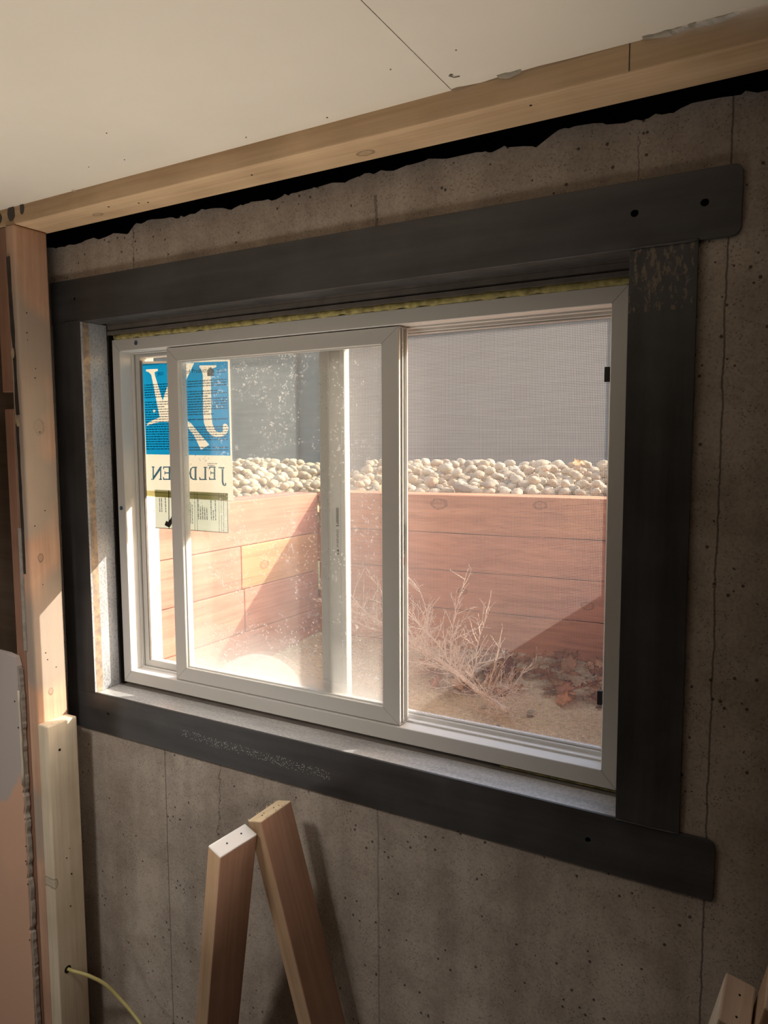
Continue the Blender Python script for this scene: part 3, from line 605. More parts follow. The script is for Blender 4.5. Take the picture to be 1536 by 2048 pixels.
board('scrap_board', PC, (0.9745, -0.0026, -0.2242), None, wC, 0.038, 0.089, 0.985, (WD['rboard'], WD['fresh'], WD['endr']), None,
      'tan board leaning at the lower right, ring pattern on its sawn top end', 'wood board', nails=[(0.02, 0.03, .0015), (0.02, 0.07, .0015)])
PD = (1.5385, -0.170, 1.012)
board('scrap_board', PD, (0.9745, -0.0026, -0.2242), None, (-0.2135, 0.0675, -0.9724), 0.038, 0.089, 1.025, (WD['board'], WD['edge'], WD['endr']), None,
      'darker brown board at the right frame edge, leaning against the tan one', 'wood board')

# ================================================================ steel window surround
sf = thing('steel_window_surround', (0.65, 0.04, ZB), 'dark welded angle-steel surround framing the window, ends overrunning at right', 'window surround')
def rail(name, x0, x1, z0, z1, rs, holes, mat):
    return wall_plate(name, [rrect(x0, x1, z0, z1, rs)] + [circle(a, b, r) for a, b, r in holes], 0.003, 0.003, mat, sf, 0.0008)
tr = rail('head_plate', -0.105, 1.4569, Z1, ZT, (0, .012, .012, 0), [(1.407, 2.053, .0065), (1.306, 2.053, .0065), (-0.018, 2.056, .005)], M['steel_x'])
br = rail('sill_plate', -0.105, 1.453, ZB, Z0, (0, .006, .012, 0), [(0.046, 1.019, .005), (1.255, 1.017, .0055)], M['steel_x'])
wall_plate('side_post', [[(-0.101, Z0 + .0005), (-0.0002, Z0 + .0005), (-0.0002, Z1 - .0005), (-0.101, Z1 - .0005)]], 0.0025, 0.003, M['steel_z'], sf)
wall_plate('side_post', [[(1.3002, Z0 + .0005), (1.400, Z0 + .0005), (1.400, Z1 - .0005), (1.3002, Z1 - .0005)]], 0.0015, 0.003, M['steel_z'], sf)
o = box('side_return', (-0.006, 0.0, 0.000, 0.079, Z0, Z1), M['jamb'], sf, 0.001); o['label'] = 'pale speckled inner leg with a rust band'
box('side_return', (1.300, 1.306, 0.000, 0.079, Z0, Z1), M['steel_z'], sf, 0.001)
o = box('sill_return', (-0.006, 1.306, 0.0005, 0.079, Z0 - 0.006, Z0), M['sill'], sf, 0.001); o['label'] = 'pale grey scuffed sill leg'
box('head_return', (-0.006, 1.306, 0.0005, 0.062, Z1, Z1 + 0.006), M['steel_z'], sf, 0.001)
for (a, b, r_) in ((1.407, 2.053, .0062), (1.306, 2.053, .0062), (-0.018, 2.056, .0048), (0.046, 1.019, .0048), (1.255, 1.017, .0052)):
    bm = bmesh.new(); bmesh.ops.create_cone(bm, cap_ends=True, segments=24, radius1=r_, radius2=r_, depth=0.0006, matrix=Matrix.Translation((a, 0.0057, b)) @ Matrix.Rotation(math.pi / 2, 4, 'X'))
    fin('hole_shade_disc', bm, M['dark'], sf)  # near-black discs behind the holes paint in the shade of their depth
def bead(x0, x1, z, y=-0.0012, rr=0.0013):
    n = int(abs(x1 - x0) / 0.006); r = random.Random(n); bm = bmesh.new()
    tube(bm, [(x0 + (x1 - x0) * i / n, y, z + r.uniform(-.0006, .0006)) for i in range(n + 1)], [rr * (0.7 + 0.6 * r.random()) for _ in range(n + 1)], 6)
    fin('weld_bead', bm, M['steel_x'], sf, True)
bead(1.301, 1.402, Z1 - .0005, -.003, .0024); bead(1.301, 1.40, Z0, -.002); bead(-0.05, -0.001, Z1, -.001, .001); bead(-0.05, -0.001, Z0, -.001, .0008)

# shims and foam between surround and window frame
def strip(name, x0, x1, y0, y1, z0, z1, mat, label, cat, jit=0.0, n=90, seed=1):
    r = random.Random(seed); lo = [(x0 + (x1 - x0) * i / n, z0 + r.uniform(-jit, jit)) for i in range(n + 1)]; hi = [(x1 - (x1 - x0) * i / n, z1) for i in range(n + 1)]
    bm = bmesh.new(); prism(bm, lo + hi, y0, y1); return tag(fin(name, bm, mat), label, cat)
strip('wood_shim', 0.001, 1.299, 0.081, 0.16, 1.986, 1.9995, M['shim'], 'thin grey-brown wood strip directly under the steel head', 'shim', 0.0006, seed=2)
strip('wood_shim', 0.001, 1.299, 0.0795, 0.16, 1.9755, 1.9848, M['shim'], 'second grey-brown wood strip, just above the yellow foam line', 'shim', 0.0005, seed=5)
def foam_strip(name, x0, x1, y0, y1, z0, z1, label, seed, vertical=False):
    r = random.Random(seed); bm = bmesh.new(); n = 150 if not vertical else 110
    P = []; Rr = []
    for i in range(n + 1):
        t = i / n; k = 0.55 + 0.9 * noise.noise(Vector((t * 30, seed, 0))) * 0.8
        h = abs((z1 - z0) if not vertical else (x1 - x0)) * 0.5
        if vertical: P.append(((x0 + x1) / 2, y0 + 0.004, z0 + (z1 - z0) * t))
        else: P.append((x0 + (x1 - x0) * t, y0 + 0.004, (z0 + z1) / 2))
        Rr.append(h * (1.05 + 0.45 * noise.noise(Vector((t * 55, seed, 3)))))
    tube(bm, P, Rr, 8)
    return tag(fin(name, bm, M['foam'], smooth=True), label, 'foam')
foam_strip('insulation_foam', 0.02, 1.299, 0.087, 0.15, 1.9615, 1.9805, 'ragged yellow insulation line squeezed in above the white window frame', 1)
foam_strip('insulation_foam', 1.06, 1.297, 0.088, 0.15, 1.0690, 1.0735, 'thin yellow foam bits in the gap under the window frame', 2)
foam_strip('insulation_foam', 1.2835, 1.2975, 0.091, 0.15, 1.10, 1.955, 'yellow foam in the gap right of the window frame', 3, True)
tag(box('wood_shim', (0.0005, 0.0095, 0.083, 0.155, 1.07, 1.985), M['dark']), 'near-black strip put in for the shade of the gap left of the window frame', 'shim')  # shade of this narrow gap painted as a near-black strip
tag(box('wood_shim', (0.0, 1.3, 0.094, 0.155, 1.0675, 1.0738), M['shim']), 'grey strip hidden in the gap under the window frame', 'shim')
tag(box('trim_3', (-0.02, 1.375, 0.081, 0.25, 2.0, 2.02), M['shim']), kind='structure')
tag(box('trim_4', (-0.02, 1.375, 0.081, 0.25, 1.05, 1.0672), M['shim']), kind='structure')

# ================================================================ window
win = thing('window_1', (0.645, 0.12, 1.075), kind='structure')
V = M['vinyl']; FX0, FX1, FZ0, FZ1 = 0.0105, 1.283, 1.0755, 1.9635; IX0, IX1, IZ0, IZ1 = 0.038, 1.2545, 1.108, 1.9335
def mitre(name, X0, X1, ZB_, ZT_, x0, x1, z0, z1, y0, y1, par, mat=V, bev=0.0012):
    """rectangular ring with bevelled edges (four mitred lengths welded at the corners)"""
    bm = bmesh.new(); rings = []
    b = bev
    for (A, B, Cc, D, y) in ((X0, X1, ZB_, ZT_, y1), (X0, X1, ZB_, ZT_, y0 + b), (X0 + b, X1 - b, ZB_ + b, ZT_ - b, y0), (x0 - b, x1 + b, z0 - b, z1 + b, y0), (x0, x1, z0, z1, y0 + b), (x0, x1, z0, z1, y1)):
        rings.append([bm.verts.new(p) for p in ((A, y, Cc), (B, y, Cc), (B, y, D), (A, y, D))])
    for i in range(6):
        a, c = rings[i], rings[(i + 1) % 6]
        for k in range(4): bm.faces.new((a[k], a[(k + 1) % 4], c[(k + 1) % 4], c[k]))
    return fin(name, bm, mat, par)
fr = mitre('window_frame', FX0, FX1, FZ0, FZ1, IX0, IX1, IZ0, IZ1, 0.085, 0.168, win)
# stepped tracks inside the frame
mitre('frame_track', IX0 - .004, IX1 + .004, IZ0 - .004, IZ1 + .004, IX0 + .0035, IX1 - .0035, IZ0 + .004, IZ1 - .004, 0.121, 0.1285, fr)
mitre('frame_track', IX0 - .004, IX1 + .004, IZ0 - .004, IZ1 + .004, IX0 + .007, IX1 - .007, IZ0 + .0075, IZ1 - .0075, 0.146, 0.1495, fr)
mitre('frame_track', IX0 - .004, IX1 + .004, IZ0 - .004, IZ1 + .004, IX0 + .010, IX1 - .010, IZ0 + .0105, IZ1 - .0105, 0.158, 0.166, fr)
for (x_, z_) in ((0.098, 1.950), (0.0235, 1.536)):
    bm = bmesh.new(); bmesh.ops.create_cone(bm, cap_ends=True, segments=20, radius1=.0055, radius2=.0052, depth=0.0016, matrix=Matrix.Translation((x_, 0.0845, z_)) @ Matrix.Rotation(math.pi / 2, 4, 'X'))
    o = fin('hole_plug', bm, M['plug'], fr); o['label'] = 'blue-grey round hole plug'
# mitre seam lines
for (a, b) in (((FX1, FZ0), (IX1, IZ0)), ((FX1, FZ1), (IX1, IZ1)), ((FX0, FZ0), (IX0, IZ0)), ((FX0, FZ1), (IX0, IZ1))):
    bm = bmesh.new(); tube(bm, [(a[0], 0.0851, a[1]), (b[0], 0.0851, b[1])], 0.0004, 4); fin('mitre_seam', bm, M['shim'], fr)
# fixed outer panel (left) with its glass and interlock stile
fixp = mitre('fixed_panel', 0.040, 0.683, IZ0 + .003, IZ1 - .003, 0.060, 0.615, IZ0 + .022, IZ1 - .0125, 0.1305, 0.148, win)
o = box('glazing_bead', (0.0595, 0.0625, 0.129, 0.1345, IZ0 + .02, IZ1 - .02), M['shim'], fixp)
box('interlock_rib', (0.637, 0.645, 0.1285, 0.131, IZ0 + .01, IZ1 - .01), V, fixp, 0.001)
box('interlock_rib', (0.672, 0.6835, 0.1270, 0.131, IZ0 + .01, IZ1 - .01), V, fixp, 0.001)
box('window_glass', (0.0585, 0.6165, 0.1395, 0.1425, IZ0 + .020, IZ1 - .0115), M['glass_out'], fixp)
# sliding inner sash
sash = mitre('sliding_sash', 0.1950, 0.8375, 1.1095, 1.9315, 0.231, 0.7965, 1.143, 1.8985, 0.0905, 0.119, win)
mitre('glazing_bead', 0.229, 0.7985, 1.141, 1.9005, 0.2335, 0.794, 1.1455, 1.896, 0.0990, 0.1035, sash, bev=.0005)
box('window_glass', (0.230, 0.7975, 0.1040, 0.1070, 1.142, 1.8995), M['glass_in'], sash)
box('interlock_rib', (0.8360, 0.8410, 0.100, 0.103, 1.113, 1.928), V, sash); box('interlock_rib', (0.8360, 0.8440, 0.113, 0.117, 1.113, 1.928), V, sash)
for (a, b) in (((0.8375, 1.1095), (0.7965, 1.143)), ((0.8375, 1.9315), (0.7965, 1.8985)), ((0.195, 1.1095), (0.231, 1.143)), ((0.195, 1.9315), (0.231, 1.8985))):
    bm = bmesh.new(); tube(bm, [(a[0], 0.0906, a[1]), (b[0], 0.0906, b[1])], 0.00035, 4); fin('mitre_seam', bm, M['shim'], sash)
# insect screen over the open right half
scr = mitre('insect_screen', 0.640, 1.2475, IZ0 + .002, IZ1 - .002, 0.658, 1.238, IZ0 + .011, IZ1 - .011, 0.1530, 0.1570, win)
bm = bmesh.new(); vs = [bm.verts.new(p) for p in ((0.657, 0.155, IZ0 + .010), (1.239, 0.155, IZ0 + .010), (1.239, 0.155, IZ1 - .010), (0.657, 0.155, IZ1 - .010))]; bm.faces.new(vs)
o = fin('screen_mesh', bm, M['screen'], scr); o['label'] = 'grey woven mesh'
for z_ in (1.8205, 1.2195):
    box('screen_clip', (1.230, 1.2395, 0.1465, 0.1545, z_ - .0135, z_ + .0135), M['black'], scr, 0.001)
# labels stuck on the sash edge
sl_ = thing('sash_sticker', (0.8383, 0.109, 1.48), 'narrow printed white sticker with a red block on the edge of the sliding sash', 'sticker')
def quadx(par, x, y0, y1, z0, z1, mat, name):
    bm = bmesh.new(); bx(bm, x, x + .0003, y0, y1, z0, z1); return fin(name, bm, mat, par)
quadx(sl_, 0.8377, 0.1035, 0.1125, 1.438, 1.534, M['stk'], 'label_paper'); quadx(sl_, 0.8381, 0.106, 0.1105, 1.447, 1.463, M['red'], 'red_print')
r = random.Random(3)
bm = bmesh.new()
for i in range(3):
    zz = 1.470
    while zz < 1.528:
        h = r.uniform(.002, .008); bx(bm, 0.8381, 0.8384, 0.1045 + i * .0026, 0.1060 + i * .0026, zz, zz + h); zz += h + .0012
fin('small_print', bm, M['shim'], sl_)
# warning print on the interlock stile
wn = thing('warning_print', (0.658, 0.1283, 1.45), 'black WARNING print running up the white stile seen through the sash glass', 'printed warning')
text_mesh('warning_text', 'WARNING', 0.0085, (0.6635, 0.1302, 1.4690), (0, 0, 1), (-1, 0, 0), M['nail'], wn)
bm = bmesh.new(); prism(bm, [(0.6635, 1.4590), (0.6565, 1.4625), (0.6635, 1.4665)], 0.1301, 0.1304); fin('warning_symbol', bm, M['nail'], wn); bm = bmesh.new(); prism(bm, [(0.6645, 1.4535), (0.6575, 1.4545), (0.6645, 1.4580)], 0.1301, 0.1304); fin('warning_symbol', bm, M['nail'], wn); bm = bmesh.new()
for k in range(4):
    zz = 1.5165
    while zz < 1.557:
        h = r.uniform(.0012, .004)
        if zz < 1.519 or zz > 1.5205: bx(bm, 0.6575 + k * .0017, 0.6587 + k * .0017, 0.1301, 0.1304, zz, zz + h)
        zz += h + .0006
fin('small_print', bm, M['nail'], wn)

# ---- manufacturer's sticker on the fixed glass (read from behind: mirrored)
YS = 0.1388
stk = thing('window_sticker', (0.205, YS, 1.56), 'blue and cream maker sticker on the fixed glass, its big letters reading mirrored', 'sticker')
def flat(par, loops, y, mat, name, ext=0.00005): return wall_plate(name, loops, y, ext, mat, par)
flat(stk, [STK['SHEET']], YS, M['paper'], 'sticker_sheet')
flat(stk, [STK['BLUE'], STK['J'], STK['W'], circle(0.0965, 1.7845, .0042, 14)], YS - .0004, M['blue'], 'blue_panel')
lt = STK['LET']
flat(stk, [lt[0], lt[1], lt[2], lt[3], lt[4], STK['DH'], lt[5], lt[6], lt[7], lt[8]], YS - .0004, M['slate'], 'brand_lettering')
text_mesh('certified_line', 'ed Product', 0.0155, (0.2105, YS - .0009, 1.8735), (1, 0, 0), (0, 0, 1), M['grey'], stk)
text_mesh('brand_line', 'JELD', 0.0105, (0.1130, YS - .0009, 1.8745), (1, 0, 0), (0, 0, 1), M['grey'], stk)
flat(stk, [STK['HOUSE']], YS - .0008, M['grey'], 'house_icon')
def fine_print(par, x0, x1, z0, z1, rows, y, mat, name, fill=.93, seed=2, vertical=False):
    r = random.Random(seed); loops = []
    for i in range(rows):
        t = (i + .5) / rows
        a = (z1 + (z0 - z1) * t) if not vertical else (x0 + (x1 - x0) * t)
        h = (abs(z1 - z0) if not vertical else abs(x1 - x0)) / rows * 0.42
        s, e = (x0, x1) if not vertical else (z0, z1)
        if r.random() < .12: continue
        if r.random() < .25: e = s + (e - s) * r.uniform(.5, .9)
        p = s
        while p < e:
            L = r.uniform(.002, .012); q = min(p + L, e)
            loops.append([(p, a), (q, a), (q, a - h), (p, a - h)] if not vertical else [(a, p), (a + h, p), (a + h, q), (a, q)])
            p = q + .0013
    flat(par, loops, y, mat, name)
fine_print(stk, 0.064, 0.200, 1.686, 1.856, 27, YS - .0008, M['fine'], 'fine_print')
fine_print(stk, 0.205, 0.343, 1.677, 1.858, 29, YS - .0008, M['fine'], 'fine_print', seed=5)
fine_print(stk, 0.312, 0.340, 1.870, 1.880, 2, YS - .0008, M['fine'], 'fine_print', seed=6)
fine_print(stk, 0.275, 0.318, 1.646, 1.655, 2, YS - .0008, M['fine'], 'fine_print', seed=7)
# ---- performance label below it
en = thing('performance_label', (0.214, YS, 1.483), 'pale ruled paper label hanging below the blue sticker, printed sideways', 'sticker')
flat(en, [STK['ENERGY']], YS - .0013, M['epaper'], 'label_sheet')
flat(en, [STK['BAND']], YS - .0017, M['olive'], 'olive_band')
for l in STK['ELINES']: pass
for i_, l in enumerate(STK['ELINES']): flat(en, [l], YS - (.0021 if i_ < 6 else .0023), M['grey'], 'ruled_line')
fine_print(en, 0.205, 0.222, 1.50, 1.565, 3, YS - .0021, M['fine'], 'fine_print', seed=8, vertical=True)
fine_print(en, 0.236, 0.300, 1.512, 1.562, 9, YS - .0021, M['fine'], 'fine_print', seed=9, vertical=True)
fine_print(en, 0.102, 0.130, 1.525, 1.563, 4, YS - .0021, M['fine'], 'fine_print', seed=10, vertical=True)
bm = bmesh.new(); prism(bm, [(0.126, 1.4925), (0.141, 1.487), (0.158, 1.507), (0.158, 1.530), (0.150, 1.512), (0.138, 1.500), (0.132, 1.503)], YS - .006, YS - .0026); o = fin('loose_corner', bm, M['nail'], en); o['label'] = 'dark curled bit'
tag(box('leak_block_1', (1.3065, 1.375, 0.081, 0.162, 1.0675, 2.0), M['shim']), kind='structure')  # added box that stops daylight leaking between frame and concrete
tag(box('leak_block_2', (1.2840, 1.3060, 0.104, 0.162, 1.0745, 1.985), M['dark']), kind='structure')  # second added light stop, near-black, in the gap right of the frame

# ================================================================ window well outside
def lerp(a, b, t): return a + (b - a) * t
# far wall slightly askew: from (-0.06, 1.085) to (1.40, 1.205)
ang = math.atan2(0.12, 1.46)
def timber_x(x0, x1, z0, z1, mat, label):
    bm = bmesh.new(); bx(bm, x0, x1, 1.09, 1.23, z0, z1, 0.004, 2)
    piv = Vector((-0.06, 1.09, 0))
    for v in bm.verts:
        d = v.co - piv; v.co = piv + Vector((d.x * math.cos(ang) - d.y * math.sin(ang), d.x * math.sin(ang) + d.y * math.cos(ang), d.z))
    return tag(fin('landscape_timber', bm, mat), label, 'timber', 'timbers of the window well')
zs = [1.520, 1.384, 1.250, 1.112, 0.975, 0.84]
names_ = ['topmost reddish timber of the far well wall, pale top edge under the pebbles', 'second timber from the top of the far well wall, two faint knots', 'third timber from the top of the far well wall, behind the weed tips',
          'lowest visible timber of the far well wall, above the dead leaves', 'bottom timber of the far well wall, sunk into the soil']
for i in range(5): timber_x(-0.205 if i % 2 else -0.058, 1.52, zs[i + 1] + .0012, zs[i] - .0012, TB[(i + 1) // 2 % 2], names_[i])
def timber_y(x0, x1, y0, y1, z0, z1, mat, label):
    return tag(box('landscape_timber', (x0, x1, y0, y1, z0, z1), mat, bev=0.004, seg=2), label, 'timber', 'timbers of the window well')
lz = [1.515, 1.363, 1.217, 1.07, 0.93]
A = (-0.20, -0.060)
timber_y(*A, 0.26, 1.086, lz[1] + .001, lz[0], TB[2], 'topmost sunlit red timber of the left well wall, running back to the corner')
timber_y(*A, 0.26, 0.640, lz[2] + .001, lz[1] - .001, TB[2], 'pink timber length behind the sash stile, left of the knotty one')
timber_y(*A, 0.644, 1.084, lz[2] + .001, lz[1] - .001, TB[3], 'golden timber length with one round knot in the left well wall')
timber_y(*A, 0.26, 0.652, lz[3] + .001, lz[2] - .001, TB[2], 'red timber length low in the left well wall, half sunlit')
timber_y(*A, 0.656, 1.084, lz[3] + .001, lz[2] - .001, TB[2], 'shaded timber length low in the left well wall, near the corner')
timber_y(*A, 0.26, 1.084, lz[4] + .001, lz[3] - .001, TB[2], 'bottom timber of the left well wall at soil level')
B = (1.37, 1.51)
for i in range(4): timber_y(*B, 0.26, 1.18, lz[i + 1] + .001, lz[i] - .001 + (.005 if i == 0 else 0), TB[2], ('topmost', 'second', 'third', 'lowest')[i] + ' timber of the right well wall, beyond the screen edge')

def ground(name, x0, x1, y0, y1, zf, nx, ny, mat, amp, sc):
    bm = bmesh.new(); g = [[None] * (ny + 1) for _ in range(nx + 1)]
    for i in range(nx + 1):
        for j in range(ny + 1):
            x = lerp(x0, x1, i / nx); y = lerp(y0, y1, j / ny)
            g[i][j] = bm.verts.new((x, y, zf(x, y) + amp * noise.noise(Vector((x * sc, y * sc, 1))) + amp * .4 * noise.noise(Vector((x * sc * 4, y * sc * 4, 5)))))
    for i in range(nx):
        for j in range(ny): bm.faces.new((g[i][j], g[i + 1][j], g[i + 1][j + 1], g[i][j + 1]))
    return tag(fin(name, bm, mat, smooth=True), kind='structure')
def soil(x, y): return 0.942 + 0.028 * max(0, (y - 0.6)) / 0.5
ground('floor_soil', -0.06, 1.37, 0.25, 1.20, soil, 90, 60, M['sand'], 0.012, 9)
def bed(x, y):
    if x < -0.2: d = max(0, y - 0.25)
    else: d = max(0, y - 1.22)
    t = min(1, d / 0.45) if x >= -0.2 else min(1, max(0, -0.2 - x) / 0.5)
    zz = 1.488 + 0.088 * t
    if y > 1.85: zz -= (y - 1.85) * 0.35
    return max(zz, 1.25)
ground('floor_gravel_bed', -2.4, 2.0, 1.235, 2.6, bed, 60, 24, M['sand'], 0.01, 6)
ground('floor_gravel_side', -2.4, -0.2, 0.25, 1.25, bed, 30, 20, M['sand'], 0.01, 6)
bm = bmesh.new(); bx(bm, -12, 14, 2.5, 12, 1.15, 1.28); tag(fin('floor_yard', bm, M['sand']), kind='structure')
# grey board fence some way beyond the gravel
fe = thing('board_fence', (0, 7.0, 1.28), 'tall plain grey boarded fence filling the view behind the pebbles', 'fence')
box('fence_board', (-9, 9, 6.98, 7.02, 1.28, 1.598), M['siding'], fe, 0.004)
box('fence_board', (-9, 9, 6.98, 7.02, 1.598, 4.0), M['siding'], fe, 0.004)
for xx in (-4.65, 3.6): box('fence_post', (xx - .18, xx + .18, 6.9, 6.98, 1.28, 4.0), M['siding'], fe, 0.01)

# ---- pebbles
def pebble_mesh(seed):
    r = random.Random(seed); bm = bmesh.new(); bmesh.ops.create_icosphere(bm, subdivisions=3, radius=1)
    s = Vector((r.uniform(.85, 1.15), r.uniform(.62, .85), r.uniform(.48, .68)))
    for v in bm.verts:
        n = v.co.normalized(); k = 1 + 0.22 * noise.noise(n * 1.3 + Vector((seed, 0, 0))) + 0.06 * noise.noise(n * 3 + Vector((0, seed, 0)))
        v.co = Vector((n.x * s.x, n.y * s.y, n.z * s.z)) * k
    me = bpy.data.meshes.new('pebble'); bm.to_mesh(me); bm.free(); me.materials.append(M['pebble'])
    for p in me.polygons: p.use_smooth = True
    return me
PM = [pebble_mesh(s) for s in (3, 8, 14, 21, 33, 47)]
def cam_px(p):
    d = Vector(p) - Vector((1.5534, -1.2215, 1.6949)); f = d.dot(F_); return 768 + 1471.47 * d.dot(R_) / f, 1024 - 1471.47 * d.dot(U_) / f, f
spots = []
r = random.Random(5)
for layer in range(2):
    y = 1.265
    while y < 2.0:
        x = -1.5 + r.uniform(0, .05)
        while x < 1.3:
            xx = x + r.uniform(-.012, .012); yy = y + r.uniform(-.014, .014) + max(0, (xx + .06)) * .08
            if layer == 0 or (r.random() < .35): spots.append((xx, yy, bed(xx, yy) + .012 + layer * .026, r.uniform(.019, .031) * (1.25 if r.random() < .12 else 1)))
            x += 0.053
        y += 0.047
    y = 0.36
    while y < 1.24:
        x = -1.1 + r.uniform(0, .05)
        while x < -0.225:
            if layer == 0 or r.random() < .35: spots.append((x + r.uniform(-.01, .01), y + r.uniform(-.012, .012), bed(x, y) + .012 + layer * .026, r.uniform(.019, .03)))
            x += 0.053
        y += 0.048
vis = []; rest = []
for s in spots:
    u, v, f = cam_px(s[:3]); (vis if (462 < u < 1218 and not (650 < u < 690)) or (755 > u > 690) else rest).append((f / s[3], s))
vis = [q for q in vis if not (766 < cam_px(q[1][:3])[0] < 800)]
vis.sort(); keep = [q[1] for q in vis[:296]]; other = [q[1] for q in vis[296:]] + [q[1] for q in rest]
def rot_r(r): return (r.uniform(-.35, .35), r.uniform(-.35, .35), r.uniform(0, 6.28))
first = {}
slabs = [(0.60, 1.285, 1.548)]
for i, s in enumerate(keep):
    o = link(bpy.data.objects.new('river_pebble', PM[i % 6])); o.location = s[:3]; o.scale = (s[3],) * 3; o.rotation_euler = rot_r(r)
    tag(o, 'rounded tan river pebble in the sunlit gravel bed above the far well wall', 'pebble', 'river pebbles on the bed beyond the timbers')
big = link(bpy.data.objects.new('river_pebble', PM[2])); big.location = (0.455, 1.305, 1.532); big.scale = (.058, .036, .03); big.rotation_euler = (.1, .25, .2)
tag(big, 'larger flat dark grey stone lying at the front of the gravel, right of the sash', 'pebble')
bm = bmesh.new()
for i, s in enumerate(other):
    tmp = bmesh.new(); tmp.from_mesh(PM[i % 6]); mm = Matrix.LocRotScale(Vector(s[:3]), __import__('mathutils').Euler(rot_r(r)), Vector((s[3],) * 3))
    vm = [bm.verts.new(mm @ v.co) for v in tmp.verts]
    for f in tmp.faces: bm.faces.new([vm[v.index] for v in f.verts])
    tmp.free()
tag(fin('gravel', bm, M['pebble'], smooth=True), 'remaining tan pebbles filling the back and left of the gravel bed', 'gravel', kind='stuff')

# ---- dead leaves
def leaf_mesh(seed):
    r = random.Random(seed); bm = bmesh.new(); n = 26; P = []
    for i in range(n):
        a = 2 * math.pi * i / n; lobe = 0.55 + 0.45 * abs(math.cos(2.5 * a)) ** 0.7; rr = lobe * (0.85 + .3 * r.random()) * (0.8 if i % 2 else 1.0)
        P.append((rr * math.cos(a) * 1.25, rr * math.sin(a) * 0.85))
    def h(x, y): return 0.30 * x * x * r_c[0] + 0.4 * y * y * r_c[1] + 0.25 * noise.noise(Vector((x * 1.6, y * 1.6, seed)))
    r_c = (r.uniform(-1, 1), r.uniform(.2, 1.2))
    c = bm.verts.new((0, 0, h(0, 0))); mid = [bm.verts.new((x * .5, y * .5, h(x * .5, y * .5))) for x, y in P]; out = [bm.verts.new((x, y, h(x, y))) for x, y in P]
    for i in range(n):
        j = (i + 1) % n; bm.faces.new((c, mid[i], mid[j])); bm.faces.new((mid[i], out[i], out[j], mid[j]))
    bmesh.ops.solidify(bm, geom=bm.faces[:], thickness=0.02)
    st_ = [Vector((-1.0 - .12 * k, 0.02 * k * k, h(-1, 0) + .02 * k)) for k in range(5)]; tube(bm, st_, 0.02, 5)
    me = bpy.data.meshes.new('leaf'); bm.to_mesh(me); bm.free(); me.materials.append(M['leaf'])
    for p in me.polygons: p.use_smooth = True
    return me
LM = [leaf_mesh(s) for s in (1, 2, 3, 4)]
def far_y(x): return 1.09 + (x + .06) * .082
r = random.Random(21)
leaves = []
for i in range(92):
    x = 0.50 + 0.72 * r.random(); d = 0.03 + (0.34 * r.random() ** 1.5); y = far_y(x) - d
    if x < 0.75 and r.random() < .4: y -= .1
    s_ = r.uniform(.024, .046); y = min(y, far_y(x) - s_ * 1.15)
    leaves.append((x, y, soil(x, y) + r.uniform(.008, .040), s_))
for i, L in enumerate(leaves):
    o = link(bpy.data.objects.new('dead_leaf', LM[i % 4])); o.location = L[:3]; o.scale = (L[3],) * 3; o.rotation_euler = (r.uniform(-.8, .8), r.uniform(-.7, .7), r.uniform(0, 6.28))
    tag(o, 'curled brown dead leaf drifted at the foot of the far well wall', 'leaf', 'dead leaves at the foot of the timbers')
for (p, s, lab) in [((0.80, 1.60, 1.622), .035, 'orange-tan dead leaf standing up on the pebbles at far right'), ((0.70, 1.50, 1.598), .022, 'small bright orange leaf on the pebbles, right part'), ((0.60, .76, 0.975), .034, 'large brown leaf under the weed stem, right of its middle'),
                    ((0.42, .86, 1.075), .028, 'yellow-orange leaf caught in the weed beside the sash'), ((0.98, .80, .972), .034, 'dark red-brown leaf lying out on the sand, nearest to the window')]:
    o = link(bpy.data.objects.new('dead_leaf', LM[1])); o.location = p; o.scale = (s,) * 3; o.rotation_euler = (r.uniform(.3, 1.0), r.uniform(-.4, .4), r.uniform(0, 6.28)); tag(o, lab, 'leaf')

# ---- small stones in the soil
r = random.Random(31)
for i in range(26):
    x = r.uniform(0.95, 1.25); y = far_y(x) - r.uniform(.10, .24)
    if i > 16: x = r.uniform(.7, 1.3); y = r.uniform(.5, 1.0)
    s = r.uniform(.006, .016); o = link(bpy.data.objects.new('small_stone', PM[i % 6])); o.location = (x, y, soil(x, y) + s * .35); o.scale = (s,) * 3; o.rotation_euler = rot_r(r)
    tag(o, 'small pale stone lying in the sandy soil near the leaves', 'stone', 'small stones in the soil of the well')

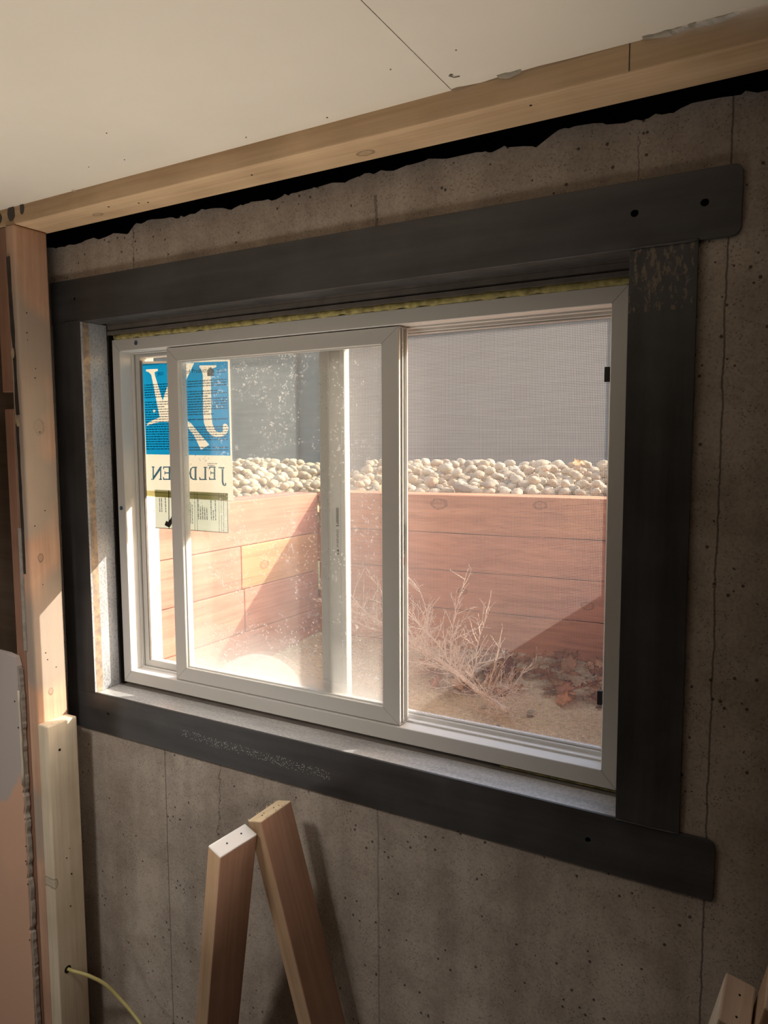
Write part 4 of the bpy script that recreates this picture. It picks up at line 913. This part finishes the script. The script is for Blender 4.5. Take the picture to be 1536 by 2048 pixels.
# ---- dry tumbleweed
tw = thing('dry_weed', (0.60, 0.80, 0.95), 'dry pinkish-tan tumbleweed lying in the window well, bare twiggy branches', 'dead plant')
r = random.Random(17)
bm = bmesh.new()
stem = smooth_path([(0.20, 1.02, 1.085), (0.36, 0.94, 1.06), (0.52, 0.86, 1.03), (0.66, 0.77, 1.01), (0.78, 0.69, 0.985), (0.88, 0.625, 0.975)], 4)
tube(bm, stem, [0.0040 + 0.0055 * i / len(stem) for i in range(len(stem))], 8); o = fin('main_stem', bm, M['twig'], tw, True); o['label'] = 'thick pale stem'
bm = bmesh.new(); cnt = [0]
def twig_(p, d, L, rad, depth, curl):
    n = max(3, int(L / 0.014)); P = [p.copy()]; dd = d.normalized(); bend = Vector((r.uniform(-1, 1), r.uniform(-1, 1), r.uniform(-1, 1))) * curl
    for i in range(n):
        dd = (dd + bend * (0.5 + i / n) + Vector((r.uniform(-.1, .1), r.uniform(-.1, .1), r.uniform(-.08, .1)))).normalized()
        q = P[-1] + dd * (L / n)
        if q.z < soil(q.x, q.y) + .008: q.z = soil(q.x, q.y) + .008; dd.z = abs(dd.z) * .3
        if q.y > far_y(q.x) - .01: q.y = far_y(q.x) - .012
        if q.x < -.045: q.x = -.045
        P.append(q)
        if depth < 3 and i > 0 and r.random() < (0.85, 0.7, 0.55)[depth] and cnt[0] < 9000:
            s = Vector((r.uniform(-1, 1), r.uniform(-1, 1), r.uniform(-.5, 1))); s = (dd * .7 + s * .8).normalized()
            twig_(q, s, L * r.uniform(.25, .5) * (1 - .5 * i / n), rad * .62, depth + 1, curl * 1.2)
    cnt[0] += 1
    tube(bm, P, [max(.00055, rad * 1.45 * (1 - .7 * i / n)) for i in range(n + 1)], 4 if depth < 2 else 3, cap=False)
for i in range(150):
    k = r.random(); a = stem[min(len(stem) - 1, int(k ** .9 * len(stem)))]
    d = Vector((r.uniform(-.9, .9), r.uniform(-.7, .7), r.uniform(-.25, .75)))
    twig_(Vector(a), d, r.uniform(.05, .16), 0.0009, 0, .10)
# tall upright sprays seen against the timbers
for (p, d, L, c) in [((0.63, .80, 1.02), (0.05, .05, 1), .27, .02), ((0.63, .80, 1.02), (-0.5, .1, .9), .25, .04), ((0.72, .74, 1.0), (.35, .1, 1), .25, .06), ((0.80, .68, .99), (.1, .1, 1), .16, .03), ((0.45, .90, 1.05), (-.3, 0, 1), .2, .05),
                     ((0.36, .94, 1.06), (-.2, -.1, 1), .2, .05), ((0.5, .87, 1.03), (.2, .2, .9), .24, .06), ((0.28, .98, 1.07), (-.6, -.2, .4), .3, .03), ((0.3, .95, 1.05), (-.8, -.3, .15), .26, .05), ((.85, .66, .98), (.4, .2, .8), .15, .08)]:
    twig_(Vector(p), Vector(d), L, .0017, 0, c)
o = fin('twigs', bm, M['twig'], tw); o['kind'] = 'stuff'
